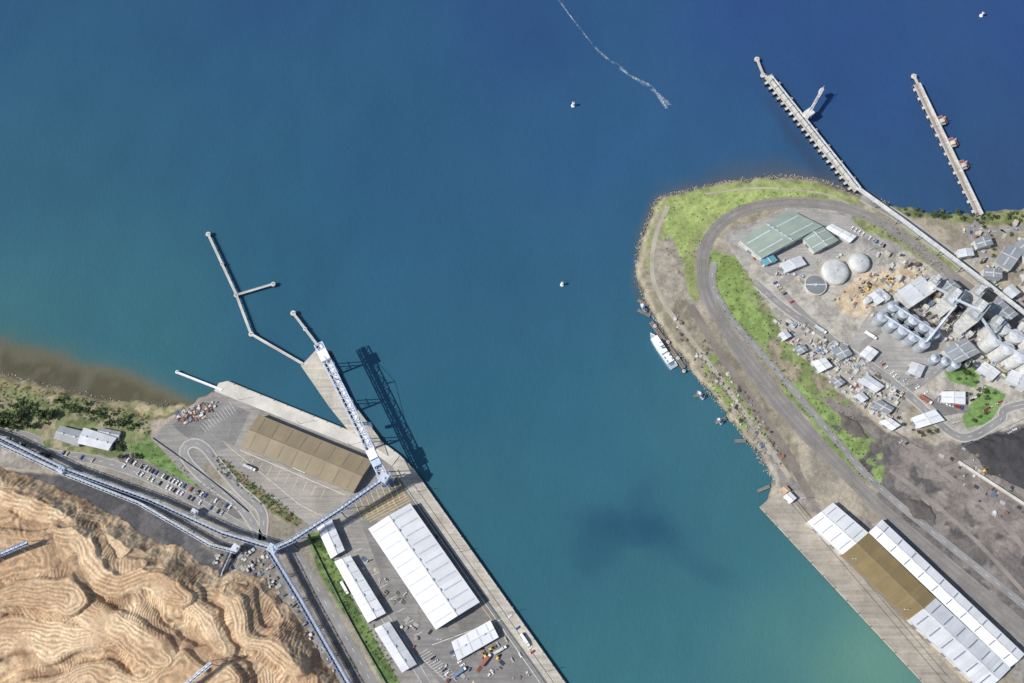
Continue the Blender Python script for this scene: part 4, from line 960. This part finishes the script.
for _ in range(4):
    a=M(); a.cyl((0,0),.3,0,2.6,0,7,r2=.2)
    for i in range(9):
        an=random.uniform(0,6.28); r=random.uniform(.6,2.4); z=random.uniform(3,6.2); c=(r*math.cos(an),r*math.sin(an),z)
        a.beam((0,0,2.2),c,.16,.16,0); leafs(a,c,random.uniform(.9,1.5),26,.38,1+random.randrange(2))
    o=a.obj('tree',[BARK,LEAF,LEAF2]); TM.append(o.data); bpy.data.objects.remove(o)
def tree(px,py,s=1,name='tree'):
    o=bpy.data.objects.new(name,random.choice(TM)); SC.collection.objects.link(o); o.location=G(px,py,GZ-.1); o.rotation_euler=(0,0,random.uniform(0,6)); o.scale=(s*random.uniform(.9,1.2),s,s*random.uniform(.8,1.1))
def trees(poly,n,s0,s1):
    P=np.array(poly);k=0
    while k<n:
        x=random.uniform(P[:,0].min(),P[:,0].max());y=random.uniform(P[:,1].min(),P[:,1].max())
        if pip(x,y,poly): tree(x,y,random.uniform(s0,s1)); k+=1
def scrub(poly,n,r0,r1,name='scrub_vegetation'):
    P=np.array(poly);k=0;a=M()
    while k<n:
        x=random.uniform(P[:,0].min(),P[:,0].max());y=random.uniform(P[:,1].min(),P[:,1].max())
        if pip(x,y,poly):
            g=G(x,y); r=random.uniform(r0,r1); leafs(a,(g[0],g[1],GZ+r*.35),r,int(12*r),.32,random.randrange(2)); k+=1
    a.obj(name,[LEAF,LEAF2])
trees([(-40,388),(0,392),(50,404),(62,420),(30,434),(-40,425)],62,.8,1.6)
trees([(50,396),(112,408),(142,424),(130,432),(70,412)],30,.5,1.1)
trees([(112,440),(125,442),(140,458),(120,458)],10,.6,1.); trees([(0,436),(50,455),(55,462),(0,446)],14,.6,1.1)
trees([(866,200),(905,208),(980,214),(1024,212),(1024,218),(980,222),(900,216)],40,.5,.9)
trees([(960,218),(1024,216),(1060,260),(1010,280)],22,.5,.9); trees([(940,362),(990,380),(1010,395),(980,430),(960,420)],20,.5,.9)
trees([(1000,372),(1040,360),(1040,385),(1012,388)],8,.6,.9); trees([(895,418),(945,432),(930,440),(890,430)],10,.5,.8)
scrub([(-40,375),(60,392),(150,415),(150,436),(110,428),(60,410),(-40,395)],420,.5,1.5)
scrub([(212,452),(226,460),(272,495),(303,520),(296,527),(255,500),(216,470)],230,.7,1.6,'hedge_vegetation')
scrub([(308,538),(320,532),(348,577),(398,662),(396,683),(350,622),(320,572)],260,.5,1.5,'hedge_vegetation')
scrub([(128,446),(150,442),(216,488),(243,511),(238,514),(160,468)],70,.4,1.)
scrub([(655,205),(700,190),(830,186),(850,200),(780,203),(705,230),(692,290),(670,262)],160,.4,1.)
scrub([(706,245),(745,265),(760,295),(850,405),(888,490),(860,476),(780,386),(716,304)],330,.4,1.3)
scrub([(700,350),(750,410),(775,460),(760,455),(700,372)],90,.4,1.1)
scrub([(853,213),(890,224),(958,268),(940,270),(890,238)],80,.5,1.2)
# ------------------------------------------------------------------ lighting poles, fences
def pole(px,py,h=12):
    g=G(px,py); a=M(); a.cyl(g,.22,GZ-.2,GZ+h,0,7,r2=.12); a.beam((g[0]-1.6,g[1],GZ+h),(g[0]+1.6,g[1],GZ+h),.15,.15,0)
    for s in (-1.6,1.6): a.box((g[0]+s,g[1]),(1,0),.9,.5,GZ+h-.1,GZ+h+.12,1)
    a.obj('street_lamp',[STEEL,WHITE])
for q in [(240,400),(300,424),(350,445),(418,492),(460,552),(505,614),(545,672),(200,420),(276,500),(150,468),(200,495),(800,500),(850,560),(900,610),(760,300),(830,345),(900,388),(950,425),(870,250),(930,265),(980,350),(395,600),(440,640)]: pole(*q,random.choice([12,15]))
def fence(px,h=2):
    p=pxpath(px,5); a=M()
    for i in range(len(p)-1):
        a.beam((*p[i],GZ+h),(*p[i+1],GZ+h),.12,.12); a.beam((*p[i],GZ+h*.5),(*p[i+1],GZ+h*.5),.08,h*.9,1); a.beam((*p[i],GZ-.1),(*p[i],GZ+h),.12,.12)
    a.obj('fence',[STEEL,mat('fence_mesh',(140,140,135),None,.1,.3,1)])
fence([(305,530),(350,620),(390,690)]); fence([(152,438),(210,480),(248,512)]); fence([(890,430),(925,450),(962,446),(1030,416)])
a=M(); P=G2(958,462);Q=G2(1040,515); a.beam((*P,GZ+1.2),(*Q,GZ+1.2),2.2,2.6); a.obj('concrete_wall',[CONC2])
building('wharf_gatehouse',[(790,492),(784,497),(790,503),(796,498)],5,1,RW,WALLW,SKYL,0); building('wharf_hut',[(786,486),(781,489),(785,493),(790,490)],4,.8,roofmat('orange_roof',(205,165,120),None,.3),WALLW,SKYL,0)
# ------------------------------------------------------------------ light, sky, camera
el=math.radians(46); sdv=Vector((-.95,-.22,0)).normalized()*math.cos(el)+Vector((0,0,math.sin(el)))
sl=bpy.data.lights.new('sun','SUN'); sl.energy=4.4; sl.angle=math.radians(.5); sl.color=(1,.97,.92)
so=bpy.data.objects.new('sun',sl); SC.collection.objects.link(so); so.rotation_euler=sdv.to_track_quat('Z','Y').to_euler(); so.location=(-500,-100,900)
w=bpy.data.worlds.new('World'); SC.world=w; w.use_nodes=True; t=w.node_tree; bg=t.nodes['Background']
sk=nd(t,'ShaderNodeTexSky',sky_type='NISHITA'); sk.sun_disc=False; sk.sun_elevation=el; sk.sun_rotation=math.atan2(sdv.x,sdv.y)
t.links.new(sk.outputs[0],bg.inputs[0]); bg.inputs[1].default_value=.11
cd=bpy.data.cameras.new('camera'); cd.lens=35; cd.sensor_width=36; cd.clip_end=60000; cd.clip_start=1
co=bpy.data.objects.new('camera',cd); SC.collection.objects.link(co); co.location=(0,CY,H); co.rotation_euler=(TH,0,0); SC.camera=co
SC.view_settings.view_transform='Standard'; SC.view_settings.look='None'; SC.view_settings.exposure=0
